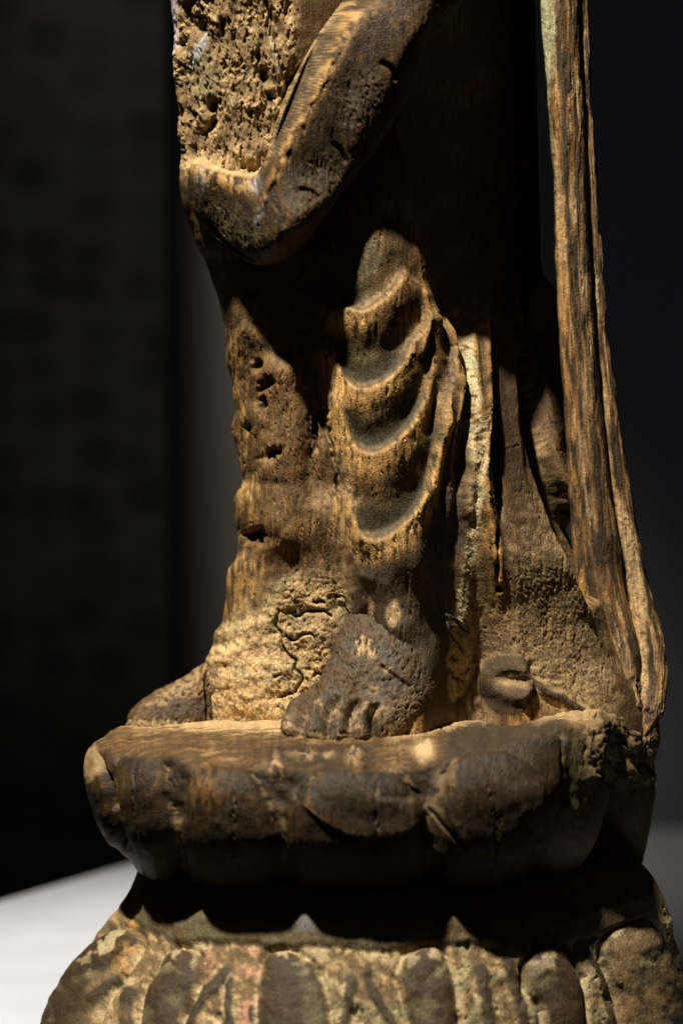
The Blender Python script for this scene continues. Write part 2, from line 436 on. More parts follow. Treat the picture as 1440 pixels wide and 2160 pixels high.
        Es = smooth_poly(E); m = F.sub(Es, 160); d, s, t = pdist(px[m], py[m], Es)
        st = np.where(s < 0, ss(0, 12, d), 0)*ss(0, .12, t)*ss(0, .06, 1-t)
        F.h[m] -= 58*st*F.front[m]
        rim = np.where(s > 0, (1-ss(0, 26, d)), (1-ss(0, 8, d)))*ss(0, .1, t)
        F.h[m] += 9*rim*F.front[m]
        # left leg folds breaking the outline
        for L in ([(470, 762), (484, 738), (505, 706), (530, 680)], [(486, 905), (500, 885), (530, 868), (560, 860)], [(486, 1062), (500, 1042), (524, 1022), (546, 1000), (570, 960)], [(474, 1212), (490, 1194), (512, 1178), (545, 1163), (585, 1150), (620, 1100)]):
            F.ridge(L, 8, 16, 62, pp=1.1, t0=.0, t1=.25)
        F.ridge([(455, 1335), (500, 1330), (560, 1315), (590, 1290)], 10, 25, 30, t0=.0)
        F.ridge([(440, 1392), (460, 1388), (500, 1372), (560, 1340)], 7, 30, 30, t0=0, t1=.3)
        # hip panel above the swag lies deeper
        F.h -= 16*F.area([(380, 10), (470, -60), (560, -60), (585, 60), (612, 200), (600, 300), (550, 360), (470, 372), (400, 345), (384, 200)], 10)
        F.ridge([(548, -20), (560, 30), (574, 90), (588, 150), (600, 200), (606, 240)], 13, 9, 9, t0=0)
        F.ridge([(554, -20), (566, 25), (586, 60), (592, 85)], -26, 8, 8, t0=0)
        F.ridge([(600, -20), (596, 60), (600, 120), (606, 160)], 8, 8, 8, t0=0)
        F.h -= 30*F.area([(592, 200), (625, 150), (640, 150), (655, 180), (610, 250)], 8)
        F.h += (45+80*ss(1240, 1450, py))*F.area([(765, 1215), (900, 1150), (935, 1260), (935, 1500), (920, 1600), (820, 1600), (800, 1340)], 55)
        F.h += 52*F.area([(975, 700), (1078, 640), (1108, 900), (1190, 1120), (1275, 1270), (1275, 1500), (970, 1480), (950, 1000)], 46)*ss(620, 900, py)*ss(1480, 1150, py)
        # flaring skirt foot: hem over the front foot, side panel sweeping out to the rim
        F.ridge([(718, 1255), (735, 1282), (760, 1305), (790, 1308)], 16, 60, 14, pn=1.2, pp=.8, t0=.06, t1=.6)
        F.ridge([(600, 1270), (640, 1390), (655, 1500)], -10, 50, 50)
        F.h += 20*F.blob(510, 1440, 60, 70)+8*F.blob(665, 1340, 40, 60)
        F.h += (50*ss(960, 1240, py)+85*ss(1240, 1560, py))*ss(1000, 1090, px)*F.front
        F.h += 40*ss(1400, 1560, py)*ss(980, 860, px)*ss(790, 860, px)*F.front
        curl = F.area([(1008, 1440), (1013, 1402), (1045, 1378), (1090, 1380), (1118, 1415), (1123, 1452), (1106, 1487), (1050, 1506), (1018, 1482)], 4)
        rr = np.hypot((px-1062)/1.0, (py-1434)/.92); ph = np.arctan2(py-1434, px-1062)
        F.h += curl*(12+22*np.exp(-((rr-38)/12)**2)-9*np.exp(-(rr/15)**2))*ss(62, 50, rr)+curl*8*ss(1470, 1490, py)
        F.ridge([(1118, 1432), (1150, 1455), (1195, 1482), (1245, 1512)], 15, 14, 16, t0=.1, t1=.05)
        F.ridge([(1118, 1395), (1126, 1440), (1112, 1485)], -20, 8, 8)
        return curl, E, (U0, U1, U2, U3)
    forms(F)
    F = Field(P+N*blur2(F.h, 9)[..., None], F.front); px, py = F.px, F.py
    curl, E, (U0, U1, U2, U3) = forms(F)
    F.h = blur2(F.h, 5)
    # holes and splits
    holes = [(558, 812, 9, 14, .5), (550, 854, 6, 12, 0), (571, 958, 17, 9, -.3), (533, 1133, 15, 11, .2), (680, 880, 8, 26, .05), (662, 905, 6, 40, .03), (428, 55, 14, 18, .3), (382, 95, 6, 14, 0), (443, 225, 14, 14, 0), (400, 240, 14, 8, .3), (440, 268, 9, 22, .7), (398, 322, 6, 12, 0), (570, 208, 8, 12, 0), (555, 160, 6, 16, -.2), (528, 238, 8, 8, 0), (545, 120, 4, 14, 0), (470, 60, 5, 20, 0), (768, 1318, 20, 6, .35), (1040, 1140, 4, 16, .1), (1036, 1196, 3, 22, 0), (1042, 1238, 6, 6, 0), (540, 770, 5, 10, .4), (520, 905, 5, 9, 0)]
    hole = np.zeros_like(px)
    for hx, hy, rx, ry, ro in holes: hole = np.maximum(hole, F.blob(hx, hy, rx*(.95 if hy < 400 else 1.2), ry*(.95 if hy < 400 else 1.2), ro))
    cr = np.zeros_like(px)
    for c in ([(582, 1285), (586, 1330), (600, 1370), (618, 1392), (625, 1410), (634, 1425), (632, 1445), (618, 1465)], [(594, 1342), (620, 1346), (650, 1342), (668, 1346)], [(655, 1428), (675, 1423), (690, 1435)], [(590, 1470), (612, 1462)], [(700, 1255), (722, 1262), (735, 1290), (760, 1310), (790, 1310)], [(598, 1420), (575, 1425)], [(655, 1275), (690, 1272)], [(620, 1300), (660, 1290), (700, 1296)], [(650, 850), (652, 900), (655, 960), (668, 1020)], [(690, 900), (700, 960), (712, 1040)], [(1128, 960), (1150, 1040), (1180, 1120), (1210, 1190)]):
        cr = np.maximum(cr, F.line(c, 5, 5, wob=7, t0=.05, t1=.05))
    F.h -= 24*hole+9*cr
    # ---- where the wear, dust and grit sit
    hl = F.h.copy(); hb = blur2(hl, 21)
    conv = np.clip((hl-hb)/6, 0, 1); conc = np.clip((hb-hl)/6, 0, 1)
    n1 = fbm(px/55, py/80, 4, 71); n2 = fbm(px/9, py/60, 3, 81); n3 = fbm(px/14, py/14, 3, 91)
    hip = F.area([(372, -100), (600, -100), (620, 150), (600, 300), (550, 370), (380, 360)], 14)
    dusty = F.area([(440, 1400), (470, 1330), (560, 1260), (600, 1225), (700, 1215), (730, 1260), (740, 1290), (705, 1370), (690, 1440), (640, 1500), (600, 1580), (430, 1580)], 26, 18)
    panel = F.area([(1050, 1260), (1110, 1130), (1140, 1000), (1170, 1080), (1250, 1290), (1270, 1500), (1100, 1460), (1010, 1400), (1010, 1300)], 50, 30)
    strip = F.area([(1000, 690), (1012, 690), (1014, 800), (1012, 950), (1008, 1060), (1000, 1150), (990, 1260), (1000, 1400), (960, 1480), (950, 1380), (965, 1260), (978, 1150), (986, 1050), (990, 900), (996, 760)], 5, 5)
    left = F.area([(470, 690), (520, 660), (600, 780), (650, 850), (690, 700), (730, 950), (735, 1260), (580, 1300), (470, 1340), (495, 1100), (490, 900)], 22, 10)
    gritl = F.area([(500, 730), (545, 720), (640, 850), (650, 1000), (560, 1010), (505, 980)], 25, 20)
    valley = F.area([(680, 650), (700, 700), (730, 900), (770, 1130), (735, 1260), (712, 1100), (694, 900)], 12, 8)
    pouch = np.zeros_like(px)
    for pl in ([(705, 540), (745, 490), (800, 520), (800, 590), (770, 640), (715, 640)], [(715, 730), (760, 720), (850, 690), (850, 740), (790, 800), (745, 800)], [(735, 860), (790, 860), (880, 800), (870, 860), (800, 935), (760, 930)], [(755, 1050), (800, 1060), (890, 980), (880, 1050), (800, 1120), (770, 1110)]):
        pouch = np.maximum(pouch, F.area(pl, 18, 8))
    front_low = F.area([(740, 1190), (850, 1150), (960, 950), (990, 1080), (960, 1250), (960, 1400), (940, 1520), (700, 1420), (720, 1280)], 25, 15)
    worn = np.clip(conv*1.2+0.45*ss(-.1, .5, n1), 0, 1)
    worn = np.clip(worn+0.2*left, 0, 1)
    dust = np.clip(dusty+panel*(.5+.5*ss(-.3, .3, n3+ (py-1200)/300))+strip*ss(-.7, -.1, n3)+0.5*hip*ss(-.2, .4, n1)+valley*.55*ss(-.3, .3, n3)+conc*.35, 0, 1)
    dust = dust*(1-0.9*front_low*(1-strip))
    rough = np.clip(0.5*hip+0.18*gritl+0.10*dusty+0.10*panel+.10*left, 0, 1)
    u = px; v = py
    mic = micro(F, P, u, v, worn*(1-.8*dusty), dust, rough)
    lay_ = ss(560, 610, px)
    lump = (fbm(px/60, py/40, 3, 131)*4-np.abs(fbm(px/30+fbm(px/40, py/40, 2, 135), py/15+fbm(px/50, py/40, 2, 136)*2, 4, 133, .6))*3.4*lay_)*dusty
    # cracked crust of the earth between the feet
    d1, d2 = worley(px/44+fbm(px/60, py/60, 2, 3)*.5, py/26+fbm(px/60, py/60, 2, 8)*.5, 4)
    crust = (1-ss(0.0, .12, d2-d1))*dusty*ss(-.1, .4, fbm(px/90, py/90, 2, 15))*ss(560, 600, px)
    lump -= 2.2*crust
    # hip panel: loose crumbs over fibrous wood
    d1, d2 = worley(px/11+fbm(px/9, py/9, 2, 5)*.5, py/14+fbm(px/9, py/9, 2, 6)*.5, 9)
    cr1 = hip*ss(.62, .2, d1)*ss(-.05, .45, fbm(px/50, py/60, 3, 19))
    lump += 3.2*cr1-8*hip*ss(.46, .62, fbm(px/12, py/34, 3, 23))+hip*7*fbm(px/50, py/70, 3, 27)
    F.h += (mic+lump)*F.front
    P2 = P+N*F.h[..., None]
    # ---- colour
    c = np.ones(px.shape+(3,))*BRN
    c = lay(c, LAC, 0.75*ss(-.25, .35, n1+.3*n2))
    c = lay(c, OLIVE, .35*ss(0, .5, fbm(px/90, py/70, 3, 101)))
    c = lay(c, WORN, worn*ss(-.45, .25, n2+.25)*(.75))
    c = lay(c, PALE, conv*ss(.25, .7, n2)*.5)
    c = lay(c, OLIVE, pouch*.7); c = lay(c, LAC, pouch*ss(-.2, .3, n3)*.5)
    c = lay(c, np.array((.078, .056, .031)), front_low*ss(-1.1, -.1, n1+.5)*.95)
    c = lay(c, BRN*1.05, left*.8*ss(-.5, .2, n2)); c = lay(c, WORN*.75, left*.6*ss(.05, .5, n2+.5*n1)); c = lay(c, DDUST, left*ss(.1, .5, n1+.4*n3)*.5)
    c = lay(c, GOLD*.8, F.area([(470, 690), (500, 690), (512, 800), (520, 1000), (545, 1010), (540, 1090), (500, 1110), (530, 1180), (560, 1180), (520, 1300), (470, 1320), (495, 1080), (490, 880)], 12, 10)*ss(-.3, .3, n2+.3*n1)*.6)
    c = lay(c, DDUST, np.clip(dust*1.4, 0, 1)*.8)
    c = lay(c, DUST, dust*ss(-.5, .3, n3+.5*dust)*.95); c = lay(c, DUST*1.42, dusty*ss(1290, 1400, py)*ss(-.7, .1, n3)*.85)
    c = lay(c, DDUST*.75, panel*.7); c = lay(c, DUST*.85, panel*ss(.0, .6, n3+(py-1370)/240)*.8)
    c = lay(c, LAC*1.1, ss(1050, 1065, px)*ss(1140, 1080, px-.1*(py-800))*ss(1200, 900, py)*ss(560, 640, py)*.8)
    c = lay(c, CREAM, strip*ss(-.5, .1, n3)*.7)
    c = lay(c, GREEN, strip*ss(.15, .4, fbm(px/40, py/60, 2, 44))*.7)
    c = lay(c, GREEN, F.blob(616, 1290, 12, 9)*.8+dusty*.35*ss(.2, .5, fbm(px/50, py/50, 2, 45)))
    c = lay(c, DDUST*1.45, hip*.85); c = lay(c, BRN*1.5, hip*ss(-.15, .3, n2)*.6); c = lay(c, DUST, np.clip(cr1*1.3, 0, 1)*.9)
    c = lay(c, OLIVE*2.1, F.area([(400, 110), (440, 100), (460, 180), (440, 220), (410, 200)], 14, 10)*.85)
    c = lay(c, DUST*1.1, F.area([(385, 335), (440, 320), (560, 330), (548, 372), (470, 380), (385, 362)], 12, 8)*.8)
    c = lay(c, GREY, F.area([(402, 120), (420, 90), (432, 62), (436, 85), (420, 120), (408, 142)], 4, 3)*.9)
    c = lay(c, np.array((.5, .4, .36)), F.area([(350, -30), (372, -30), (374, 60), (370, 120), (360, 130)], 3, 2)*.8)
    c = lay(c, CREAM*.9, F.line([(548, -20), (560, 30), (574, 90), (588, 150), (600, 200), (606, 240)], 7, 7, t0=0)*.8)
    c = lay(c, PALE, (F.area([(775, 1270), (782, 1262), (790, 1305), (772, 1306)], 3, 3)+F.area([(815, 1280), (835, 1262), (842, 1290), (830, 1320), (818, 1322)], 4, 5))*.75)
    c = lay(c, WORN*1.2, F.area([(1020, 1105), (1040, 1100), (1042, 1200), (1040, 1250), (1026, 1245), (1030, 1180)], 3, 5)*.9)
    c = lay(c, DUST, F.line(E, 10, 5, t0=.15)*ss(-.4, .3, n3)*.8)
    c = lay(c, CREAM, F.line(E[4:], 14, 4)*ss(-.1, .5, n3)*.4)
    c = lay(c, BLK, np.clip(hole*1.5-.3, 0, 1)); c = lay(c, BLK*1.5, cr*.8+crust*.55)
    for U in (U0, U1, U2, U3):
        c = lay(c, OLIVE*.42, F.line([(a, q-30) for a, q in U[1:-3]], 40, 27, t0=.08, t1=.2)*1.3*ss(-.9, -.1, n3+.3))  # shade in the hollow above each crest, painted as darker colour
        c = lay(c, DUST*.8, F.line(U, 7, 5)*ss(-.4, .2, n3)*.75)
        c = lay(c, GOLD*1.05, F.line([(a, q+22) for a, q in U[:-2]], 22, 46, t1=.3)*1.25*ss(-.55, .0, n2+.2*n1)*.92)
    c = lay(c, LAC*1.6, curl*.95*ss(-.9, -.1, n3+.4)); c = lay(c, DUST*.9, F.blob(1064, 1434, 24, 13)*1.1)
    c = lay(c, LAC*1.5, F.line([(1118, 1432), (1150, 1455), (1195, 1482), (1245, 1512)], 13, 15, t0=.03, t1=.03)*1.6)
    c *= (1+.22*n3+.12*n2)[..., None]
    c = np.clip(c, .004, .75)
    rg = np.clip(.5+.38*dust+.3*hip-.06*front_low+.1*worn, .3, .95)
    Nn = grid_normals(P2)
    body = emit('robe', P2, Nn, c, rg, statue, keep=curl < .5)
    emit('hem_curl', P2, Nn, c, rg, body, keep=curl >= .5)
    return P, N, F, P2
ROBE_P, ROBE_N, ROBE_F, ROBE_S = make_robe()
def robe_point(x, y, lift):
    d = (ROBE_F.px-x)**2+(ROBE_F.py-y)**2+1e6*(ROBE_F.front < .5)
    i = np.unravel_index(np.argmin(d), d.shape); Y = ROBE_S[i][1]-lift
    return np.array([float(q) for q in unproj(x, y, Y)])

# ---- swag of the scarf across the hips -------------------------------------
def make_swag():
    P, N = ROBE_P, ROBE_N
    F = Field(P+N*(90*ss(-.4, .6, -N[..., 1])+55*ss(560, 720, ROBE_F.px))[..., None], ROBE_F.front); px, py = F.px, F.py
    _rim1 = [(830, -70), (767, 0), (703, 63), (650, 141), (601, 233), (572, 311), (548, 368)]
    out = [(362, 335), (400, 352), (440, 362), (480, 368), (515, 372), (540, 366), (572, 311), (601, 233), (650, 141), (703, 63), (767, -5), (850, -110), (1060, -130), (1010, -20), (960, 90), (905, 190), (850, 280), (790, 360), (735, 420), (695, 468), (640, 522), (590, 556), (530, 572), (470, 562), (425, 540), (385, 512), (350, 480), (330, 400)]
    sd = F.sdist(out, 140)
    t = np.clip((sd+6)/80, 0, 1); dome = np.sqrt(np.clip(1-(1-t)**2, 0, 1))
    face = ss(.0, .75, -N[..., 1])
    H = 16+135*face*ss(405, 665, px)+14*face
    # the diagonal fold lies over the level band
    B = [(900, -160), (830, -75), (767, 0), (720, 80), (674, 170), (635, 243), (592, 325), (560, 400), (540, 465), (545, 520), (560, 580)]
    Bs = smooth_poly(B); d, s, tt = pdist(px, py, Bs)
    rightm = s < 0                                       # side of the diagonal fold
    low = ss(330, 500, py)
    crest = np.where(rightm, (1-np.clip(d/(215+40*ss(640, 860, px)), 0, 1)**2.4)**.9, 1-ss(0, 16, d))
    t2 = np.clip((sd+6)/40, 0, 1)
    loop = dome*H+np.where(rightm, np.sqrt(np.clip(1-(1-np.clip(d/70, 0, 1))**2, 0, 1))*26, 0)*dome
    diag = np.where(rightm, 30+(104+70*ss(660, 860, px)*np.clip(d/120, 0, 1))*crest, 44+78*crest)*np.sqrt(np.clip(1-(1-t2)**2, 0, 1))
    h = np.where(d < 400, diag*(1-low)+loop*low, loop)
    h = np.where((~rightm) & (py > 335), loop, h)
    h = blur2(h, 11)
    h += 8*np.where(s < 0, 1-ss(0, 14, d), 1-ss(0, 6, d))*dome*low
    mid = F.line([(800, -20), (738, 34), (686, 105), (640, 190), (602, 270), (565, 350)], 16, 18, t0=0, t1=.1)
    h -= 34*mid; h += 13*F.line([(830, -75), (767, 0), (720, 80), (674, 170), (635, 243), (592, 325), (560, 400), (543, 455)], 14, 12, t0=0, t1=.1, wob=4)
    edge = F.line([(767, -5), (703, 63), (650, 141), (601, 233), (572, 311), (545, 370)], 12, 12, t0=0)
    h += 15*edge
    # lip and hollow of the level band
    lip = F.line([(355, 338), (400, 356), (440, 366), (480, 372), (515, 376), (545, 372)], 12, 60, t0=0, t1=.1)
    h += 12*lip
    for a, bb in (((700, 300), (735, 345)), ((795, 130), (830, 175)), ((620, 400), (670, 420))):
        h -= 8*F.line([a, ((a[0]+bb[0])/2+4, (a[1]+bb[1])/2-6), bb], 9, 9)
    h -= 26*F.line([(390, 470), (430, 510), (480, 540), (540, 556)], 10, 16)*.4
    conv = np.clip((h-blur2(h, 21))/7, 0, 1)
    Pa = P+N*h[..., None]; Na = grid_normals(Pa); wx = ss(.3, .85, np.abs(Na[..., 0])); Yd = Pa[..., 1]; qx, qy = proj(Pa)
    def tri(sx, sy, o, seed, g=.5): return (1-wx)*fbm(qx/sx, qy/sy, o, seed, g)+wx*fbm(Yd/sx, qy/sy, o, seed+3, g)
    n1 = tri(60, 70, 4, 171); n2 = tri(9, 44, 4, 181, .6); n3 = tri(20, 22, 5, 191, .62)
    pockm = np.clip(F.area([(620, 380), (660, 330), (720, 330), (720, 400), (660, 440), (600, 450)], 20, 15)+F.area([(700, 210), (760, 150), (800, 190), (780, 260), (730, 270)], 20, 15)+F.area([(400, 440), (530, 430), (560, 500), (500, 545), (420, 510)], 20, 15), 0, 1)
    band = F.area([(767, -5), (703, 63), (650, 141), (601, 233), (572, 311), (590, 330), (640, 236), (680, 165), (722, 82), (790, 0)], 5, 6)
    mic = micro(F, P, px, py, conv*.8+.2, band, .18*band+.5*pockm)
    h = (h+mic*dome)*ss(.0, .38, -N[..., 1])*ss(-3, 9, sd)-55*ss(3, -9, sd)
    P2 = P+N*h[..., None]
    c = np.ones(px.shape+(3,))*BRN*.65
    c = lay(c, LAC*.8, .8*ss(-.3, .3, n1+.3*n2))
    c = lay(c, LAC*.75, .5+.3*n1)
    c = lay(c, WORN*.8, (conv*.35+.22*ss(.1, .5, n1))*ss(-.2, .4, n2+.2))
    lipc = F.line([(355, 342), (400, 366), (440, 378), (480, 384), (515, 388), (545, 380)], 14, 46, t0=0, t1=.1)
    c = lay(c, GOLD*.8, lipc*ss(-.4, .2, n2)*.85)
    c = lay(c, DUST*1.1, F.line([(340, 328), (400, 350), (440, 360), (480, 366), (515, 370), (545, 366)], 14, 10, t0=0)*1.5)
    c = lay(c, GREY*.8, (F.blob(395, 388, 16, 26)+F.blob(535, 385, 12, 20)+F.blob(548, 455, 7, 26, .3))*.7*ss(-.5, .2, n2))
    c = lay(c, DDUST*.55, band*ss(-.7, .1, n3)*.8); c = lay(c, DUST*.8, band*ss(.1, .5, n3+.4*n1)*.6); c = lay(c, LAC*1.3, mid*ss(-.5, .2, n3)*.6)
    c = lay(c, DUST*.85, edge*ss(-.4, .3, n3)*.7)
    c = lay(c, GOLD*.8, F.line([(767, 0), (720, 80), (674, 170), (635, 243), (592, 325), (560, 400)], 24, 6, t0=0)*ss(-.35, .35, n3+.5*n1)*.7)
    c = lay(c, OLIVE*.6, pockm*.6*ss(-.3, .3, n3))
    c *= (1+.22*n3+.12*n2)[..., None]; c = np.clip(c, .004, .7)
    rg = np.clip(.46+.35*band+.15*pockm, .3, .95)
    emit('draped_scarf', P2, grid_normals(P2), c, rg, statue, keep=(sd > -10) & (F.front > .02))
make_swag()

# ---- long ribbons at the side ------------------------------------------------
def make_ribbon(y, xl, xr, Yc, b, seed, edge_dust, dust_poly, end):
    th = theta_cols(86, 24, 108)
    P = rows_loft(y, xl, xr, Yc, b, th, 0.12, 0.72); N = grid_normals(P)
    F = Field(P, ss(-.25, .1, -N[..., 1])); px, py = F.px, F.py
    cxr = ((xl+xr)/2)[:, None]; hw = ((xr-xl)/2)[:, None]; uu = (px-cxr)/hw       # -1..1 across
    ux = uu*50
    n1 = fbm(ux/22, py/110, 4, seed); n2 = fbm(ux/6, py/70, 3, seed+1); n3 = fbm(px/10, py/10, 3, seed+2)
    ed = F.area(dust_poly, 5, 5)
    rough = np.clip(end(px, py), 0, 1)
    h = 4*fbm(ux/50, py/160, 3, seed+3)+2.5*n1-5*ss(.4, .75, n2)*ss(0, .4, n1)+1.2*n2+1.0*fbm(px/5, py/5, 2, seed+4)*ed
    h += 9*ss(-.62, -.8, uu)*edge_dust
    h += rough*(10*fbm(px/30, py/40, 4, seed+5)-14*ss(.35, .65, fbm(px/10, py/24, 3, seed+6)))
    P2 = P+N*(h*F.front)[..., None]
    n5 = fbm(ux/30, py/260, 4, seed+12)
    c = np.ones(px.shape+(3,))*BRN*1.5
    c = lay(c, WORN*.85, ss(-.15, .25, n5+.35*n2)*.75); c = lay(c, LAC*1.3, ss(-.08, .14, n1+.25*n2)*.88)
    c = lay(c, PALE*.75, ss(.22, .5, n5+.5*n2-.3*n1)*.65)
    c = lay(c, LAC*1.3, ss(.2, .5, fbm(ux/28, py/220, 3, seed+9))*.7)
    c = lay(c, DUST*1.05, ed*ss(-.9, -.2, n3)*.95)
    c = lay(c, DDUST, rough*.75*ss(-.4, .2, n3)); c = lay(c, LAC, rough*ss(.15, .4, fbm(px/16, py/30, 2, seed+7))*.8)
    c = lay(c, WORN*1.2, ss(-.95, -.8, uu)*ss(-.45, -.7, uu)*ss(-.3, .2, n2+.5*n5)*.7*F.front)
    c = lay(c, DUST, ss(.55, .8, uu)*ss(.1, .4, n2+.5*n5)*.5*F.front)
    if edge_dust: c = lay(c, np.array((.36, .37, .2)), ed*ss(420, 100, py)*.75)
    c *= (1+.25*n3+.15*n2)[..., None]; c = np.clip(c, .004, .7)
    return P2, c, np.clip(.5+.35*ed+.3*rough, .3, .95)
sash = None
def ribbons():
    global sash
    y = np.arange(-190, 1522, 3.0)
    xl = sinterp(y, [(-200, 1140), (0, 1147), (200, 1160), (400, 1175), (600, 1181), (750, 1190), (900, 1197), (1050, 1206), (1250, 1221), (1400, 1242), (1480, 1266), (1525, 1280)], 11)
    xr = sinterp(y, [(-200, 1214), (0, 1218), (200, 1226), (400, 1235), (560, 1243), (750, 1256), (900, 1270), (1050, 1290), (1250, 1318), (1350, 1342), (1480, 1352), (1525, 1340)], 11)
    Yc = sinterp(y, [(-200, 165), (1200, 165), (1400, 140), (1522, 115)], 9); b = np.full(y.shape, 42.0)
    lp = [(1140, -30), (1165, -30), (1168, 120), (1166, 230), (1178, 330), (1190, 470), (1192, 540), (1180, 540), (1172, 400), (1158, 250), (1148, 60)]
    P2, c, r = make_ribbon(y, xl, xr, Yc, b, 301, 1, lp, lambda x, q: ss(1380, 1500, q)*.8)
    sash = emit('ribbon_strand', P2, grid_normals(P2), c, r, statue)
    y = np.arange(-190, 1600, 3.0)
    xl = sinterp(y, [(-200, 1200), (0, 1219), (200, 1227), (400, 1236), (560, 1244), (750, 1258), (900, 1272), (1050, 1290), (1250, 1318), (1350, 1335), (1480, 1330), (1530, 1270), (1600, 1300)], 11)
    xr = sinterp(y, [(-200, 1232), (0, 1238), (200, 1246), (400, 1259), (560, 1269), (750, 1286), (900, 1307), (1050, 1331), (1150, 1350), (1250, 1375), (1350, 1399), (1420, 1408), (1470, 1404), (1540, 1392), (1600, 1362)], 11)
    Yc = sinterp(y, [(-200, 192), (1200, 190), (1400, 175), (1520, 140), (1600, 120)], 9); b = sinterp(y, [(-200, 30), (1300, 36), (1600, 60)], 9)
    lp = [(1222, -30), (1232, -30), (1236, 300), (1236, 420), (1246, 540), (1256, 560), (1262, 640), (1262, 760), (1280, 900), (1305, 1060), (1335, 1100), (1350, 1200), (1362, 1330), (1360, 1480), (1330, 1480), (1325, 1250), (1296, 1060), (1270, 880), (1250, 700), (1240, 560), (1228, 200)]
    P2, c, r = make_ribbon(y, xl, xr, Yc, b, 341, 0, lp, lambda x, q: ss(1470, 1520, q))
    emit('ribbon_strand', P2, grid_normals(P2), c, r, statue)
ribbons()

# ---- upper lotus -----------------------------------------------------------
def zrow(y): return unproj(785, y, np.zeros_like(np.asarray(y, float)))[2]
ZP = float(zrow(np.array([1555.0]))[0])
def sculpt_petals(F, petals, H, W):
    """rounded, sharply edged swellings; returns the field of the highest and its number"""
    best = np.zeros(F.px.shape); lab = np.zeros(F.px.shape, int); sdm = np.full(F.px.shape, -1e3)
    for k, (pl, hh) in enumerate(petals):
        sd = F.sdist(pl, 60); t = np.clip(sd/W, 0, 1)
        h = hh*H*np.sqrt(np.clip(1-(1-t)**2, 0, 1)); m = h > best
        best = np.where(m, h, best); lab = np.where(sd > 0, np.where(m | (lab == 0), k+1, lab), lab); sdm = np.maximum(sdm, sd)
    return best, lab, sdm
def largest(mask):
    """biggest connected region of a mask on the grid"""
    best = np.zeros_like(mask); left = mask.copy()
    while left.any():
        i, j = np.argwhere(left)[0]; reg = np.zeros_like(mask); reg[i, j] = True; n = 0
        while True:
            g = reg.copy()
            for _ in range(12):
                g[1:] |= g[:-1]; g[:-1] |= g[1:]; g &= mask; g |= (np.roll(g, 1, 1) | np.roll(g, -1, 1)); g &= mask
            if g.sum() == reg.sum(): break
            reg = g
        if reg.sum() > best.sum(): best = reg
        left &= ~reg
    return best
def tidy(lab):
    out = np.zeros_like(lab)
    for k in range(1, lab.max()+1):
        m = lab == k
        if m.any(): out[largest(m)] = k
    return out
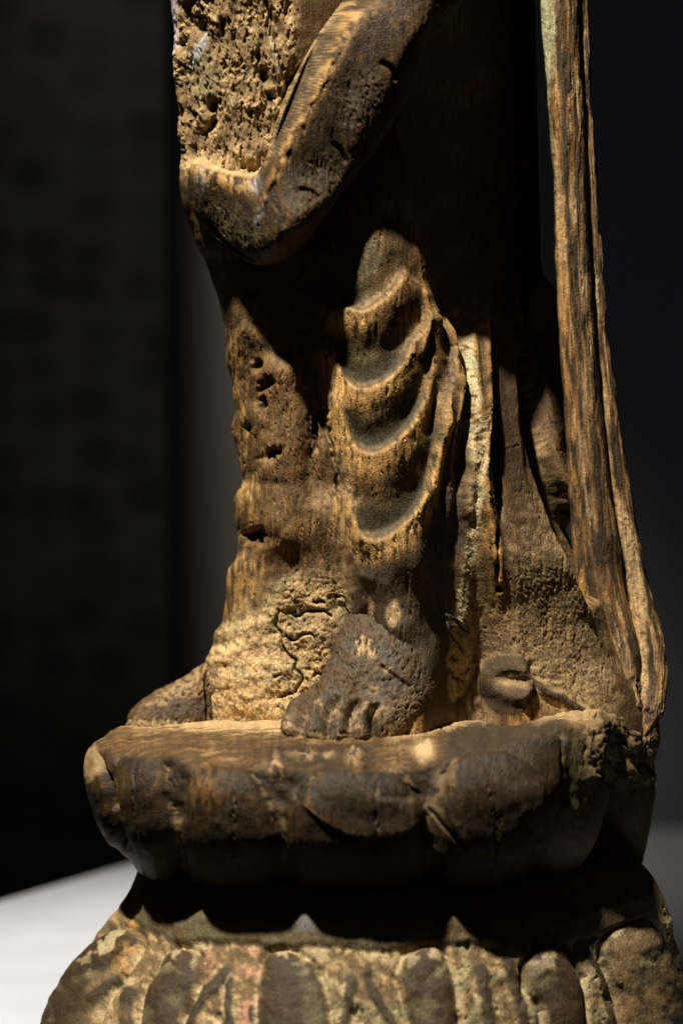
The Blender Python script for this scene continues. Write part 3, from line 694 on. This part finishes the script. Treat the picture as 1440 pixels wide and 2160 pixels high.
def upper_lotus():
    rt = np.concatenate([np.linspace(.02, .35, 10), np.linspace(.36, .885, 110)])
    yt = 1555-38*(1-rt**2)
    side = np.array([(.89, 1547.3), (.915, 1550.5), (.94, 1555), (.962, 1561), (.98, 1569), (.993, 1579), (1.0, 1590), (1.004, 1606), (1.003, 1640), (.99, 1682), (.966, 1720), (.93, 1755), (.88, 1792), (.81, 1826), (.71, 1855), (.62, 1877), (.54, 1895)])
    L = np.concatenate([[0], np.cumsum(np.hypot(np.diff(side[:, 0])*600, np.diff(side[:, 1])))])
    q = np.arange(0, L[-1], 2.7); rs = np.interp(q, L, side[:, 0]); ys = np.interp(q, L, side[:, 1])
    k = np.ones(7)/7; rs = np.convolve(np.pad(rs, 3, mode='edge'), k, 'valid'); ys = np.convolve(np.pad(ys, 3, mode='edge'), k, 'valid')
    r = np.concatenate([rt, rs]); yy = np.concatenate([yt, ys]); istop = np.concatenate([np.ones(len(rt)), np.zeros(len(rs))])
    th = theta_cols(540, 60, 112)
    xl, xr = 184, 1383
    X0, _, _ = unproj(xl, 1620, 0.0); X1, _, _ = unproj(xr, 1620, 0.0)
    a = (X1-X0)/2*r; cx = np.full(r.shape, (X0+X1)/2)
    P = loft(cx, a, a*sinterp(yy, [(1600, .77), (1700, .768), (1750, .745), (1795, .69), (1845, .595), (1890, .50)], 15), 0.0, zrow(yy), th)
    # the near right petal rises above the platform
    px, py = proj(P)
    thd = np.degrees(th)[None]
    P[..., 1] += 240*(ss(50, 58, thd)*ss(150, 105, thd))*(ss(.5, .93, r))[:, None]
    wE = (ss(54, 62, thd)*ss(150, 120, thd))
    rE = np.interp(yy, [1555, 1580, 1700, 1790, 1840, 1890], [.95, 1.0, .995, .975, .94, .87])
    P[..., 0] = np.where(wE > 0, cx[:, None]+(P[..., 0]-cx[:, None])*(1+wE*((1.045*rE/r-1)*(istop < 1))[:, None]), P[..., 0])
    wr = (ss(.45, .95, r)*np.where(istop > 0, 1, ss(1760, 1590, yy)))[:, None]
    P[..., 2] += 66*ss(2, 40, thd)*ss(75, 52, thd)*wr 
    P[..., 2] += 8*fbm(px/120, np.degrees(th)[None]/20+0*px, 2, 401)*wr
    N = grid_normals(P)
    vis = ss(-.1, .15, -N[..., 1]+1.2*np.maximum(N[..., 2], 0))*ss(108, 100, np.abs((thd+180) % 360-180))
    F = Field(P, vis); px, py = F.px, F.py
    PL = [(178, 1590), (205, 1568), (220, 1590), (228, 1640), (240, 1700), (256, 1770), (230, 1790), (200, 1720), (178, 1640)]
    PA = [(238, 1610), (258, 1585), (300, 1577), (335, 1592), (350, 1640), (356, 1690), (376, 1740), (382, 1810), (345, 1890), (290, 1840), (256, 1740), (240, 1660)]
    PB = [(384, 1690), (394, 1650), (430, 1618), (480, 1612), (530, 1628), (554, 1665), (572, 1700), (592, 1760), (575, 1850), (520, 1940), (430, 1930), (388, 1820), (378, 1740)]
    PC = [(612, 1690), (650, 1645), (700, 1618), (740, 1598), (800, 1598), (850, 1630), (880, 1668), (902, 1700), (908, 1760), (890, 1860), (820, 1980), (700, 1980), (630, 1900), (602, 1790), (600, 1720)]
    PD = [(905, 1705), (928, 1640), (960, 1590), (1010, 1560), (1080, 1535), (1150, 1530), (1192, 1556), (1186, 1640), (1164, 1715), (1124, 1790), (1090, 1880), (1010, 1960), (940, 1920), (908, 1810)]
    PE = [(1205, 1560), (1250, 1570), (1300, 1560), (1400, 1560), (1400, 1700), (1385, 1800), (1330, 1900), (1250, 1920), (1160, 1900), (1150, 1800), (1192, 1700)]
    hh, lab, sdm = sculpt_petals(F, [(PL, .5), (PA, .8), (PB, .9), (PC, .95), (PD, 1.3), (PE, .1)], 32, 90)
    hh *= (.5+.5*ss(1900, 1730, py))*ss(1560, 1680, py)
    topw = np.where(istop > 0, 0.0, 1.0)[:, None]*ss(1552, 1572, yy)[:, None]
    h = hh*np.maximum(topw, 0)
    gap = np.zeros_like(px)
    for g in ([(330, 1615), (352, 1590), (392, 1610), (388, 1680), (376, 1735), (360, 1690)], [(545, 1640), (570, 1635), (635, 1630), (628, 1670), (600, 1700), (565, 1690)], [(862, 1600), (900, 1590), (930, 1600), (925, 1650), (905, 1695), (880, 1660)]):
        gap = np.maximum(gap, F.area(g, 16, 8))
    h -= 17*gap*topw
    for g in ([(372, 1690), (378, 1760), (388, 1880)], [(588, 1690), (598, 1770), (615, 1900)], [(896, 1680), (906, 1760), (912, 1880)], [(236, 1600), (240, 1690), (270, 1790)]):
        h -= 9*F.line(g, 30, 30, t0=.2, t1=.1)*topw+6*F.line(g, 7, 7, wob=4)*topw
    h = blur2(h, 9)
    inc = np.zeros_like(px)
    for pl in (PA, PB, PC, PD):
        q = np.array(pl, float); q[:, 0] += (q[:, 0].mean()-q[:, 0])*.06; q = [tuple(p) for p in q if p[1] < 1770]
        k = int(np.argmax([np.hypot(q[m][0]-q[m-1][0], q[m][1]-q[m-1][1]) for m in range(len(q))])); q = q[k:]+q[:k]
        inc = np.maximum(inc, F.line(q, 8, 6, wob=5, t0=.1, t1=.1)*topw)
    h -= 8*inc
    h -= 14*F.line([(205, 1580), (222, 1640), (240, 1715)], 9, 9)*topw
    # worn carving on the petals
    cres = [(640, 1688), (668, 1708), (705, 1730), (745, 1748), (800, 1752), (850, 1742), (885, 1722)]
    leaf = [(742, 1630), (790, 1612), (845, 1648), (882, 1674), (845, 1684), (795, 1680), (758, 1658)]
    h += 8*F.line(cres, 34, 5, pn=.8, t0=.05, t1=.1)
    h -= 7*F.area(leaf, 5, 3)
    med = F.sdist([(930, 1690), (945, 1630), (990, 1598), (1050, 1590), (1105, 1615), (1128, 1670), (1118, 1740), (1070, 1790), (1000, 1780), (950, 1745)])
    h += 9*ss(-6, 6, med)
    h -= 10*F.line([(900, 1700), (935, 1740), (985, 1775)], 6, 6)+8*F.line([(797, 1640), (794, 1700), (797, 1790)], 3, 3, wob=4)+6*F.line([(500, 1630), (505, 1700), (502, 1800)], 2.5, 2.5, wob=5)+6*F.line([(1012, 1640), (1024, 1700), (1030, 1790)], 2.5, 2.5, wob=5)+6*F.line([(295, 1620), (300, 1700), (310, 1760)], 2.5, 2.5, wob=5)
    h += 14*F.blob(895, 1585, 16, 22)+10*F.blob(748, 1592, 16, 18)+8*F.blob(585, 1622, 14, 20)
    h -= 8*F.line([(838, 1575), (842, 1600), (836, 1620)], 4, 4)
    rough_r = F.area([(1215, 1500), (1400, 1500), (1400, 1640), (1330, 1660), (1240, 1640)], 20, 15)
    n1 = fbm(px/70, py/60, 4, 471); n2 = fbm(px/10, py/45, 3, 481); n3 = fbm(px/24, py/24, 5, 491, .62)
    h += 2.2*n1+1.0*n2+.45*n3+rough_r*(7*fbm(px/36, py/50, 4, 493)-8*ss(.4, .7, fbm(px/10, py/20, 3, 494)))
    h += (1-topw)*(2.5*fbm(P[..., 0]/50, P[..., 1]/14, 3, 421)+1.2*n3)
    P2 = P+N*(h*np.clip(vis, 0, 1))[..., None]
    P2[-1] = P2[-1]
    conv = np.clip((h-blur2(h, 17))/6, 0, 1); conc = np.clip((blur2(h, 17)-h)/7, 0, 1)
    c = np.ones(px.shape+(3,))*BRN*.34
    c = lay(c, LAC*.55, .85*ss(-.45, .15, n1+.2*n2))
    c = lay(c, OLIVE*.32, .5*ss(.05, .4, fbm(px/120, py/90, 3, 402)))
    c = lay(c, WORN*.5, conv*ss(-.2, .4, n2)*.35)
    c = lay(c, WORN*.42, (F.blob(445, 1655, 38, 42)+.8*F.blob(345, 1620, 14, 28)+.8*F.blob(250, 1660, 24, 45))*ss(-.5, .2, n2)*.9)
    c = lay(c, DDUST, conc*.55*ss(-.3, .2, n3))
    c = lay(c, DDUST*1.2, (F.line([(355, 1690), (372, 1745), (376, 1790)], 7, 7)+F.line(cres[:4], 4, 4)*1.0+F.area([(900, 1600), (940, 1610), (1000, 1570), (950, 1640), (920, 1660)], 8, 8)*.8+F.line([(800, 1612), (850, 1645), (890, 1680)], 10, 10)+F.line([(905, 1695), (960, 1730)], 10, 10)*.7)*ss(-.4, .2, n3)*.8)
    c = lay(c, DUST*.8, F.area([(176, 1600), (200, 1570), (214, 1590), (206, 1640), (190, 1650)], 7, 6)*.7)
    # platform: earth round the feet, dark worn wood at the front edge
    tp = (1-topw)
    n4 = fbm(P[..., 0]/60, P[..., 1]/25, 4, 431)
    c = lay(c, BRN*.9, tp*.9); c = lay(c, WORN*.5, tp*.45*ss(-.2, .4, n4))
    n6 = fbm(P[..., 0]/90, P[..., 1]/16, 4, 433)
    c = lay(c, DUST*.7, tp*ss(.2, .55, n6+.6*n1)*.4)
    dtop = ss(1552, 1534, py+14*n4+.03*np.abs(px-560))*ss(-1.2, .1, n4+.6)
    c = lay(c, DUST, tp*dtop*.9)
    c = lay(c, LAC*.9, tp*ss(1562, 1580, py)*ss(480, 600, px)*.8*ss(830, 760, px))
    c = lay(c, LAC*1.0, ss(900, 960, px)*ss(1215, 1180, px)*ss(1505, 1528, py+10*n4)*.9*np.clip(tp+.4, 0, 1))
    c = lay(c, DUST*.9, tp*ss(800, 850, px)*ss(1150, 1100, px)*ss(1535, 1515, py-.22*(1000-px)+8*n3)*.9)
    c = lay(c, OLIVE*1.0, F.area(PE, 14)*.85)
    c = lay(c, DDUST, rough_r*.85*ss(-.5, .1, n3)); c = lay(c, PINK*.55, F.area([(1180, 1720), (1300, 1740), (1360, 1790), (1250, 1830), (1150, 1830)], 30, 20)*.5)
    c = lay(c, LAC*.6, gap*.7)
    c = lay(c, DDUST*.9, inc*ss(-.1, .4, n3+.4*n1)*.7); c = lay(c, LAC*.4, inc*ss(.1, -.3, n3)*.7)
    c = lay(c, PALE, np.clip(F.blob(895, 1587, 17, 20)*1.6, 0, 1)*.95)
    c = lay(c, PALE*.85, np.clip(F.blob(748, 1596, 15, 24)+F.blob(583, 1622, 16, 26)+.7*F.blob(640, 1592, 26, 8)+.6*F.blob(690, 1592, 16, 7), 0, 1)*ss(-.35, .25, n3)*.75)
    c *= (1+.2*n3+.15*n2)[..., None]; c = np.clip(c, .004, .7)
    rg = np.clip(.5+.4*rough_r+.4*tp+.1*n1, .3, .95)
    Nn = grid_normals(P2)
    lab = tidy(np.where((topw > .02) & (F.front > .3), lab, 0))
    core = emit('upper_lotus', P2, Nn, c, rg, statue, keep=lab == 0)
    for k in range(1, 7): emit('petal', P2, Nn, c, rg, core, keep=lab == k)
    return P2, F
UL = upper_lotus()

# ---- lower lotus -----------------------------------------------------------
def lower_lotus():
    y = np.concatenate([[1795]*12, np.arange(1796, 2330, 2.8), np.arange(2332, 2470, 12)]).astype(float)
    sc = np.concatenate([np.linspace(.5, .99, 12), np.ones(len(y)-12)])
    xl = sinterp(y, [(1795, 305), (1830, 294), (1865, 280), (1900, 262), (1940, 228), (1980, 195), (2040, 150), (2100, 114), (2160, 92), (2230, 75), (2300, 78), (2370, 110), (2470, 150)], 13)
    xr = sinterp(y, [(1795, 1330), (1850, 1378), (1900, 1402), (1950, 1416), (2000, 1429), (2060, 1441), (2160, 1455), (2230, 1465), (2300, 1460), (2370, 1430), (2470, 1390)], 13)
    mid, hw = (xl+xr)/2, (xr-xl)/2*sc
    th = theta_cols(520, 60, 112)
    P = rows_loft(y, mid-hw, mid+hw, 70.0, hw*sinterp(y, [(1795, .80), (1930, .85), (2160, .865), (2470, .86)], 9), th)
    zmin = P[..., 2].min(); P[..., 2] = np.maximum(P[..., 2], 0.5)
    N = grid_normals(P)
    F = Field(P, ss(-.1, .15, -N[..., 1]+.5*np.maximum(N[..., 2], 0))*ss(2390, 2340, y)[:, None]); px, py = F.px, F.py
    T = [[(335, 2050), (352, 2012), (395, 2003), (425, 2030), (415, 2085), (385, 2150), (362, 2240), (300, 2240), (298, 2150), (312, 2090)],
         [(545, 2085), (560, 2020), (600, 2006), (650, 2028), (674, 2062), (689, 2115), (692, 2240), (560, 2240), (543, 2150)],
         [(838, 2060), (858, 2015), (918, 2000), (945, 2040), (958, 2100), (956, 2240), (885, 2240), (862, 2150)],
         [(1108, 2040), (1135, 1990), (1165, 1980), (1202, 2030), (1226, 2090), (1224, 2240), (1172, 2240), (1142, 2130), (1113, 2090)],
         [(90, 2140), (130, 2060), (190, 1995), (240, 1960), (280, 1965), (300, 1990), (270, 2040), (235, 2090), (205, 2150), (190, 2240), (80, 2240)],
         [(1292, 2080), (1270, 2010), (1290, 1965), (1330, 1950), (1385, 1960), (1420, 2030), (1445, 2120), (1450, 2240), (1330, 2240), (1310, 2150)]]
    hh, lab, sdm = sculpt_petals(F, [(T[0], 1), (T[1], 1), (T[2], 1.05), (T[3], 1), (T[4], .9), (T[5], .8)], 19, 70)
    h = hh-9*np.exp(-((sdm+5)/6.0)**2)
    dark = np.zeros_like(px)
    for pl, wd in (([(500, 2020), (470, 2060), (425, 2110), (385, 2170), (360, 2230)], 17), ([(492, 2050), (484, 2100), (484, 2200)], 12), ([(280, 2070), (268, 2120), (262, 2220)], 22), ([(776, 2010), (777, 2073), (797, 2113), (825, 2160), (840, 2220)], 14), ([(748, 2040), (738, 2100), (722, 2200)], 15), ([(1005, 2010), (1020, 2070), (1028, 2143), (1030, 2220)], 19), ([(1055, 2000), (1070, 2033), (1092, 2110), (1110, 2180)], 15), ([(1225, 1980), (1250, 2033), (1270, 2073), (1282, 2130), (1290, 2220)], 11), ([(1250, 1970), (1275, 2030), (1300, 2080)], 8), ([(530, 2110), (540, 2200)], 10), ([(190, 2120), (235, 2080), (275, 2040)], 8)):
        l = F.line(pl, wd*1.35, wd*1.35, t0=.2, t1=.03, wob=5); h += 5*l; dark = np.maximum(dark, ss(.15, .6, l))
    for hx, hy, rx, ry in ((448, 2148, 16, 16), (752, 2140, 14, 18), (1281, 2102, 8, 14), (1100, 2060, 3, 50), (985, 1985, 4, 18), (592, 1978, 3, 14)):
        h -= 16*F.blob(hx, hy, rx, ry)
    # collar lies over the roots of the petals
    ce = smooth_poly([(250, 1900), (300, 1945), (340, 1968), (380, 1985), (420, 1983), (470, 1984), (600, 1992), (720, 1988), (800, 2000), (900, 1990), (985, 1985), (1100, 1985), (1200, 1978), (1300, 1950), (1420, 1900)])
    d, s, t = pdist(px, py+4*fbm(px/30, py/30, 2, 12), ce)
    col = np.where(s < 0, 1.0, 1-ss(0, 13, d)); h = h*(1-col)+(9+13*np.exp(-((d-42)/30.0)**2)*(s < 0))*col*ss(.2, .6, -N[..., 1])
    n1 = fbm(px/70, py/60, 4, 571); n2 = fbm(px/10, py/45, 3, 581); n3 = fbm(px/26, py/26, 5, 591, .62)
    tong = ss(0, 8, sdm)*(1-col)
    dust = np.clip((1-tong)*(1-dark)*(1-col), 0, 1)
    h += 3*n1*(1-col*.6)+(.8*n2+1.1*n3)*(1-.7*np.clip(col+tong, 0, 1))+dust*(3.0*fbm(px/30, py/60, 4, 593)-4*ss(.5, .75, fbm(px/12, py/18, 3, 594)))
    P2 = P+N*(h*F.front)[..., None]
    P2[..., 2] = np.maximum(P2[..., 2], 0.5)
    c = np.ones(px.shape+(3,))*OLIVE*.85
    c = lay(c, BRN, .5*ss(-.2, .3, n1)); c = lay(c, LAC*1.05, tong*.92*ss(-.8, .0, n1)); c = lay(c, BRN*.7, tong*.5*ss(.0, .4, n1))
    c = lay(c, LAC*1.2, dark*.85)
    hb = blur2(h, 15); conc = np.clip((hb-h)/5, 0, 1); conv = np.clip((h-hb)/6, 0, 1)
    flake = ss(.1, .32, fbm(px/45, py/45, 4, 577))*ss(2080, 2000, py)
    c = lay(c, DDUST*.8, dust*.9); c = lay(c, DUST*.85, dust*ss(-.3, .4, n3+.8*n1)*.8); c = lay(c, CREAM*.75, dust*ss(.1, .5, n1+.3*n3)*.7)
    c = lay(c, PINK, (F.area([(500, 1990), (550, 1995), (555, 2080), (540, 2180), (505, 2180), (510, 2080)], 10, 10)+F.area([(415, 2035), (440, 2005), (465, 2010), (440, 2050), (425, 2080)], 8, 6)+F.blob(1320, 2130, 26, 26))*ss(-.6, .1, n1+.3*n3)*.7*(1-dark))
    c = lay(c, CREAM*.8, conc*ss(-.3, .2, n3+.5*n1)*.7*(1-col)); c = lay(c, BRN*.8, conv*.5*ss(-.2, .3, n2))
    c = lay(c, CREAM*.9, tong*flake*.75)
    c = lay(c, GREEN, dust*ss(.1, .4, fbm(px/60, py/60, 2, 578))*.35*ss(650, 750, px))
    c = lay(c, WORN*1.3, (F.blob(283, 1950, 18, 10)+F.blob(285, 2003, 26, 9, -.4)+F.blob(262, 2042, 14, 14))*ss(-.5, .2, n3))
    c = lay(c, DDUST*1.3, F.blob(225, 2150, 40, 22, -.3)*.8+F.line([(190, 2100), (235, 2060), (280, 2030)], 12, 12)*.5)
    c = lay(c, DDUST*1.15, F.area(T[5], 16, 10)*.8*ss(-.5, .2, n1+.3*n3))
    cc_ = np.ones_like(c)*OLIVE*.9; cc_ = lay(cc_, BRN*1.0, .6*ss(-.2, .3, n1)); c = lay(c, cc_, col)
    c = lay(c, GREY*.45, F.blob(650, 1955, 34, 14)*col*.8)
    c *= (1+.2*n3+.12*n2)[..., None]; c = np.clip(c, .004, .75)
    rg = np.clip(.52+.35*dust+.25*col, .3, .95)
    lab = tidy(np.where((F.front > .3) & (col < .5), lab, 0))
    Nn = grid_normals(P2)
    core = emit('lower_lotus', P2, Nn, c, rg, statue, keep=lab == 0)
    for k in range(1, 7): emit('petal', P2, Nn, c, rg, core, keep=lab == k)
lower_lotus()

# ---- feet ------------------------------------------------------------------
def foot(name, y, xl, xr, Yc, fr, shear, lines, paint, toes):
    th = theta_cols(170, 24, 112)
    P = rows_loft(y, xl, xr, Yc, np.asarray(Yc)-fr, th, shear, .9); N = grid_normals(P)
    F = Field(P, ss(-.3, .1, -N[..., 1])); px, py = F.px, F.py
    for pl, h, wn, wp in lines: F.ridge(pl, h, wn, wp, t0=.12, t1=0)
    n1 = fbm(px/45, py/45, 4, 671); n2 = fbm(px/8, py/30, 3, 681); n3 = fbm(px/10, py/10, 3, 691)
    c, rg, hx = paint(F, px, py, n1, n2, n3)
    h = F.h+3.2*n1+1.4*n2+1.3*n3-5*ss(.45, .75, fbm(px/9, py/14, 3, 697))+hx
    P2 = P+N*(h*F.front)[..., None]
    c = c*(1+.2*n3+.12*n2)[..., None]; c = np.clip(c, .004, .7)
    Nn = grid_normals(P2)
    lab = np.zeros(px.shape, int)
    for k, pl in enumerate(toes):
        lab = np.where((F.sdist(pl) > 0) & (F.front > .3), k+1, lab)
    lab = tidy(lab)
    f = emit(name, P2, Nn, c, rg, statue, keep=lab == 0)
    for k in range(len(toes)): emit('toe', P2, Nn, c, rg, f, keep=lab == k+1)
def feet():
    y = np.arange(1262, 1562, 2.4)
    xl = sinterp(y, [(1262, 745), (1300, 730), (1340, 712), (1380, 698), (1420, 680), (1450, 660), (1475, 630), (1495, 606), (1515, 595), (1540, 590), (1562, 594)], 9)
    xr = sinterp(y, [(1262, 850), (1300, 880), (1350, 900), (1400, 915), (1450, 918), (1500, 900), (1530, 876), (1562, 855)], 9)
    fr = sinterp(y, [(1262, -70), (1290, -100), (1330, -136), (1385, -170), (1440, -196), (1490, -226), (1530, -246), (1562, -248)], 9)
    gl = [[(668, 1440), (645, 1480), (634, 1520), (628, 1560)], [(712, 1462), (694, 1500), (688, 1530), (690, 1560)], [(756, 1470), (740, 1505), (738, 1535), (742, 1562)], [(800, 1480), (785, 1510), (788, 1540), (795, 1562)]]
    L = [(g, -17, 12, 12) for g in gl]
    L += [([(650, 1455), (622, 1485), (610, 1540)], 12, 18, 18), ([(690, 1460), (668, 1500), (660, 1550)], 12, 18, 18), ([(735, 1470), (716, 1505), (714, 1550)], 12, 18, 18), ([(780, 1475), (762, 1510), (764, 1550)], 12, 18, 18), ([(725, 1400), (700, 1440), (680, 1465)], 7, 12, 12), ([(760, 1400), (740, 1450), (722, 1480)], 6, 10, 10)]
    def paint(F, px, py, n1, n2, n3):
        c = np.ones(px.shape+(3,))*np.array((.082, .058, .032))
        c = lay(c, BRN*.9, ss(-.5, .3, n1)*.75); c = lay(c, np.array((.075, .062, .045)), ss(.1, .5, fbm(px/60, py/50, 3, 605))*.5)
        chip = F.area([(748, 1345), (790, 1350), (795, 1385), (770, 1388), (745, 1378)], 6, 8)
        c = lay(c, PALE*.85, chip*ss(-.35, .1, n2)*.9)
        w = F.blob(645, 1512, 10, 14)+F.blob(705, 1505, 16, 16)+F.blob(612, 1530, 12, 18)+F.blob(786, 1495, 34, 10, -.2)+F.blob(790, 1455, 12, 8)+F.blob(678, 1490, 10, 6)+F.blob(815, 1410, 12, 8, .5)+F.blob(745, 1520, 10, 22)
        c = lay(c, PALE*.8, np.clip(w, 0, 1)*ss(-.5, .1, n3)*.8)
        c = lay(c, DDUST, ss(1535, 1556, py+8*n3)*.6+F.area([(800, 1500), (880, 1470), (900, 1560), (820, 1570)], 14, 10)*.7)
        rg = np.clip(.46+.3*chip+.1*n1, .3, .95)
        return c, rg, chip*4*n2-9*F.line([(800, 1400), (840, 1430), (870, 1450)], 4, 4)
    toes = [[(596, 1500), (622, 1478), (652, 1462), (636, 1520), (628, 1575), (575, 1575), (580, 1520)], [(652, 1462), (676, 1466), (704, 1475), (689, 1530), (690, 1575), (628, 1575), (636, 1520)], [(704, 1475), (725, 1475), (750, 1480), (738, 1535), (742, 1580), (690, 1580), (689, 1530)], [(750, 1480), (770, 1482), (796, 1488), (787, 1540), (795, 1580), (742, 1580), (738, 1535)], [(796, 1488), (830, 1495), (850, 1530), (845, 1580), (795, 1580), (787, 1540)]]
    foot('foot', y, xl, xr, sinterp(y, [(1262, -20), (1400, -60), (1500, -110), (1562, -120)], 9), fr, 0.0, L, paint, toes)
    y = np.arange(1374, 1545, 2.4)
    xl = sinterp(y, [(1374, 452), (1390, 438), (1405, 420), (1425, 390), (1447, 352), (1466, 316), (1484, 289), (1502, 272), (1520, 265), (1545, 268)], 7)
    xr = sinterp(y, [(1374, 470), (1420, 474), (1545, 476)], 7)
    fr = sinterp(y, [(1374, 128), (1440, 92), (1500, 66), (1545, 58)], 7)
    def paint2(F, px, py, n1, n2, n3):
        c = np.ones(px.shape+(3,))*BRN*1.1
        c = lay(c, LAC*1.8, F.area([(310, 1500), (360, 1475), (436, 1450), (436, 1520), (340, 1528)], 12, 10)*.85)
        c = lay(c, DUST*.8, (F.area([(400, 1420), (440, 1390), (470, 1400), (440, 1450), (350, 1480), (300, 1500), (340, 1460)], 12, 14)*.7+ss(1512, 1530, py+10*n3)*.9)*ss(-.6, .2, n3))
        return c, np.clip(.55+.1*n1, .3, .9), -14*F.line([(436, 1400), (432, 1450), (438, 1490), (440, 1530)], 5, 5, wob=4)
    foot('foot', y, xl, xr, 160.0, fr, 0.0, [([(300, 1490), (285, 1515), (282, 1545)], 5, 12, 12)], paint2,
         [[(255, 1560), (255, 1500), (290, 1475), (330, 1480), (318, 1520), (322, 1560)]])
feet()

# ---- odd bits --------------------------------------------------------------
tw = plain_material('stalk_and_shadow_brown', (0.03, 0.018, 0.010), .7)
stalk = empty('dry_stalk', robe_point(941, 1297, 4)*S)
tag(stalk, 'thin dark bent dry stalk with its modelled shadow, caught on the dusty skirt above the rolled hem', 'dry stalk')
_y0, _y1 = robe_point(943, 1300, 5)[1], robe_point(985, 1345, 5)[1]
def arc(pts): return np.array([[float(q) for q in unproj(x, yy, _y0+(_y1-_y0)*(x-943)/42-l)] for x, yy, l in pts])
tube('stem_and_shadow', arc([(938, 1295, 4), (950, 1299, 16), (965, 1308, 20), (978, 1318, 18), (988, 1329, 5)]), [1.6, 2.2, 2, 1.8, 1.4], tw, stalk)
tube('stem_and_shadow', arc([(940, 1299, 2), (955, 1304, 3), (968, 1317, 3), (978, 1329, 3), (989, 1334, 3)]), [2.5, 4.5, 4.5, 4, 2.4], tw, stalk)  # dark tube standing in for the stalk's cast shadow
tube('stem_and_shadow', arc([(942, 1311, 3), (947, 1328, 4), (954, 1345, 4), (964, 1358, 3), (976, 1372, 2)]), [2.6, 3, 2.4, 1.8, .8], tw, stalk)  # tapering dark tube, modelled as more of the stalk's shadow
th_m = plain_material('pale_cobweb', (.5, .48, .4), .6)
pts = [np.array([float(q) for q in unproj(x, yy, Y)]) for x, yy, Y in ((1393, 1585, 240), (1388, 1598, 220), (1374, 1614, 200), (1352, 1628, 180), (1332, 1636, 150), (1318, 1642, 120))]
o = tube('cobweb_thread', pts, .9, th_m, None, 6)
tag(o, 'single pale cobweb thread hanging below the ragged ends of the ribbons', 'cobweb')

# ---- the rest of the figure, above the picture ----------------------------------
def upper_body():
    y = np.arange(-170, -1480, -12.0)[::-1]
    pts_l = [(-1480, 640), (-1400, 640), (-1330, 560), (-1240, 380), (-1100, 320), (-900, 330), (-600, 360), (-400, 345), (-170, 350)]
    pts_r = [(-1480, 850), (-1400, 850), (-1330, 940), (-1240, 1100), (-1100, 1165), (-900, 1150), (-600, 1120), (-400, 1125), (-170, 1118)]
    th = theta_cols(150, 30, 112)
    xl = sinterp(y, pts_l, 9); xr = sinterp(y, pts_r, 9)
    P = rows_loft(y, xl, xr, 170.0, np.minimum(230, (xr-xl)*.36), th, .6); N = grid_normals(P); px, py = proj(P)
    n1 = fbm(px/60, py/90, 4, 771); n2 = fbm(px/9, py/60, 3, 781)
    folds = 22*np.sin((px+.6*py)/42+2*n1)*ss(-1300, -1150, py)
    P2 = P+N*(6*n1+1.5*n2+folds)[..., None]
    c = np.ones(px.shape+(3,))*BRN; c = lay(c, LAC, ss(-.2, .3, n1)); c = lay(c, WORN, ss(0, .5, n2)*.5)
    t = emit('torso', P2, grid_normals(P2), c, np.full(px.shape, .55), statue)
    y = np.arange(-1450, -2080, -10.0)[::-1]
    xl = sinterp(y, [(-2080, 725), (-2050, 690), (-1960, 670), (-1930, 610), (-1850, 575), (-1700, 570), (-1560, 600), (-1480, 660), (-1450, 690)], 7)
    xr = sinterp(y, [(-2080, 765), (-2050, 800), (-1960, 820), (-1930, 880), (-1850, 915), (-1700, 920), (-1560, 890), (-1480, 830), (-1450, 800)], 7)
    P = rows_loft(y, xl, xr, 120.0, (xr-xl)*.52, th); N = grid_normals(P); px, py = proj(P)
    n1 = fbm(px/60, py/90, 4, 773)
    c = np.ones(px.shape+(3,))*BRN; c = lay(c, LAC, ss(-.2, .3, n1))
    emit('head', P+N*(5*n1)[..., None], N, c, np.full(px.shape, .55), statue)
upper_body()
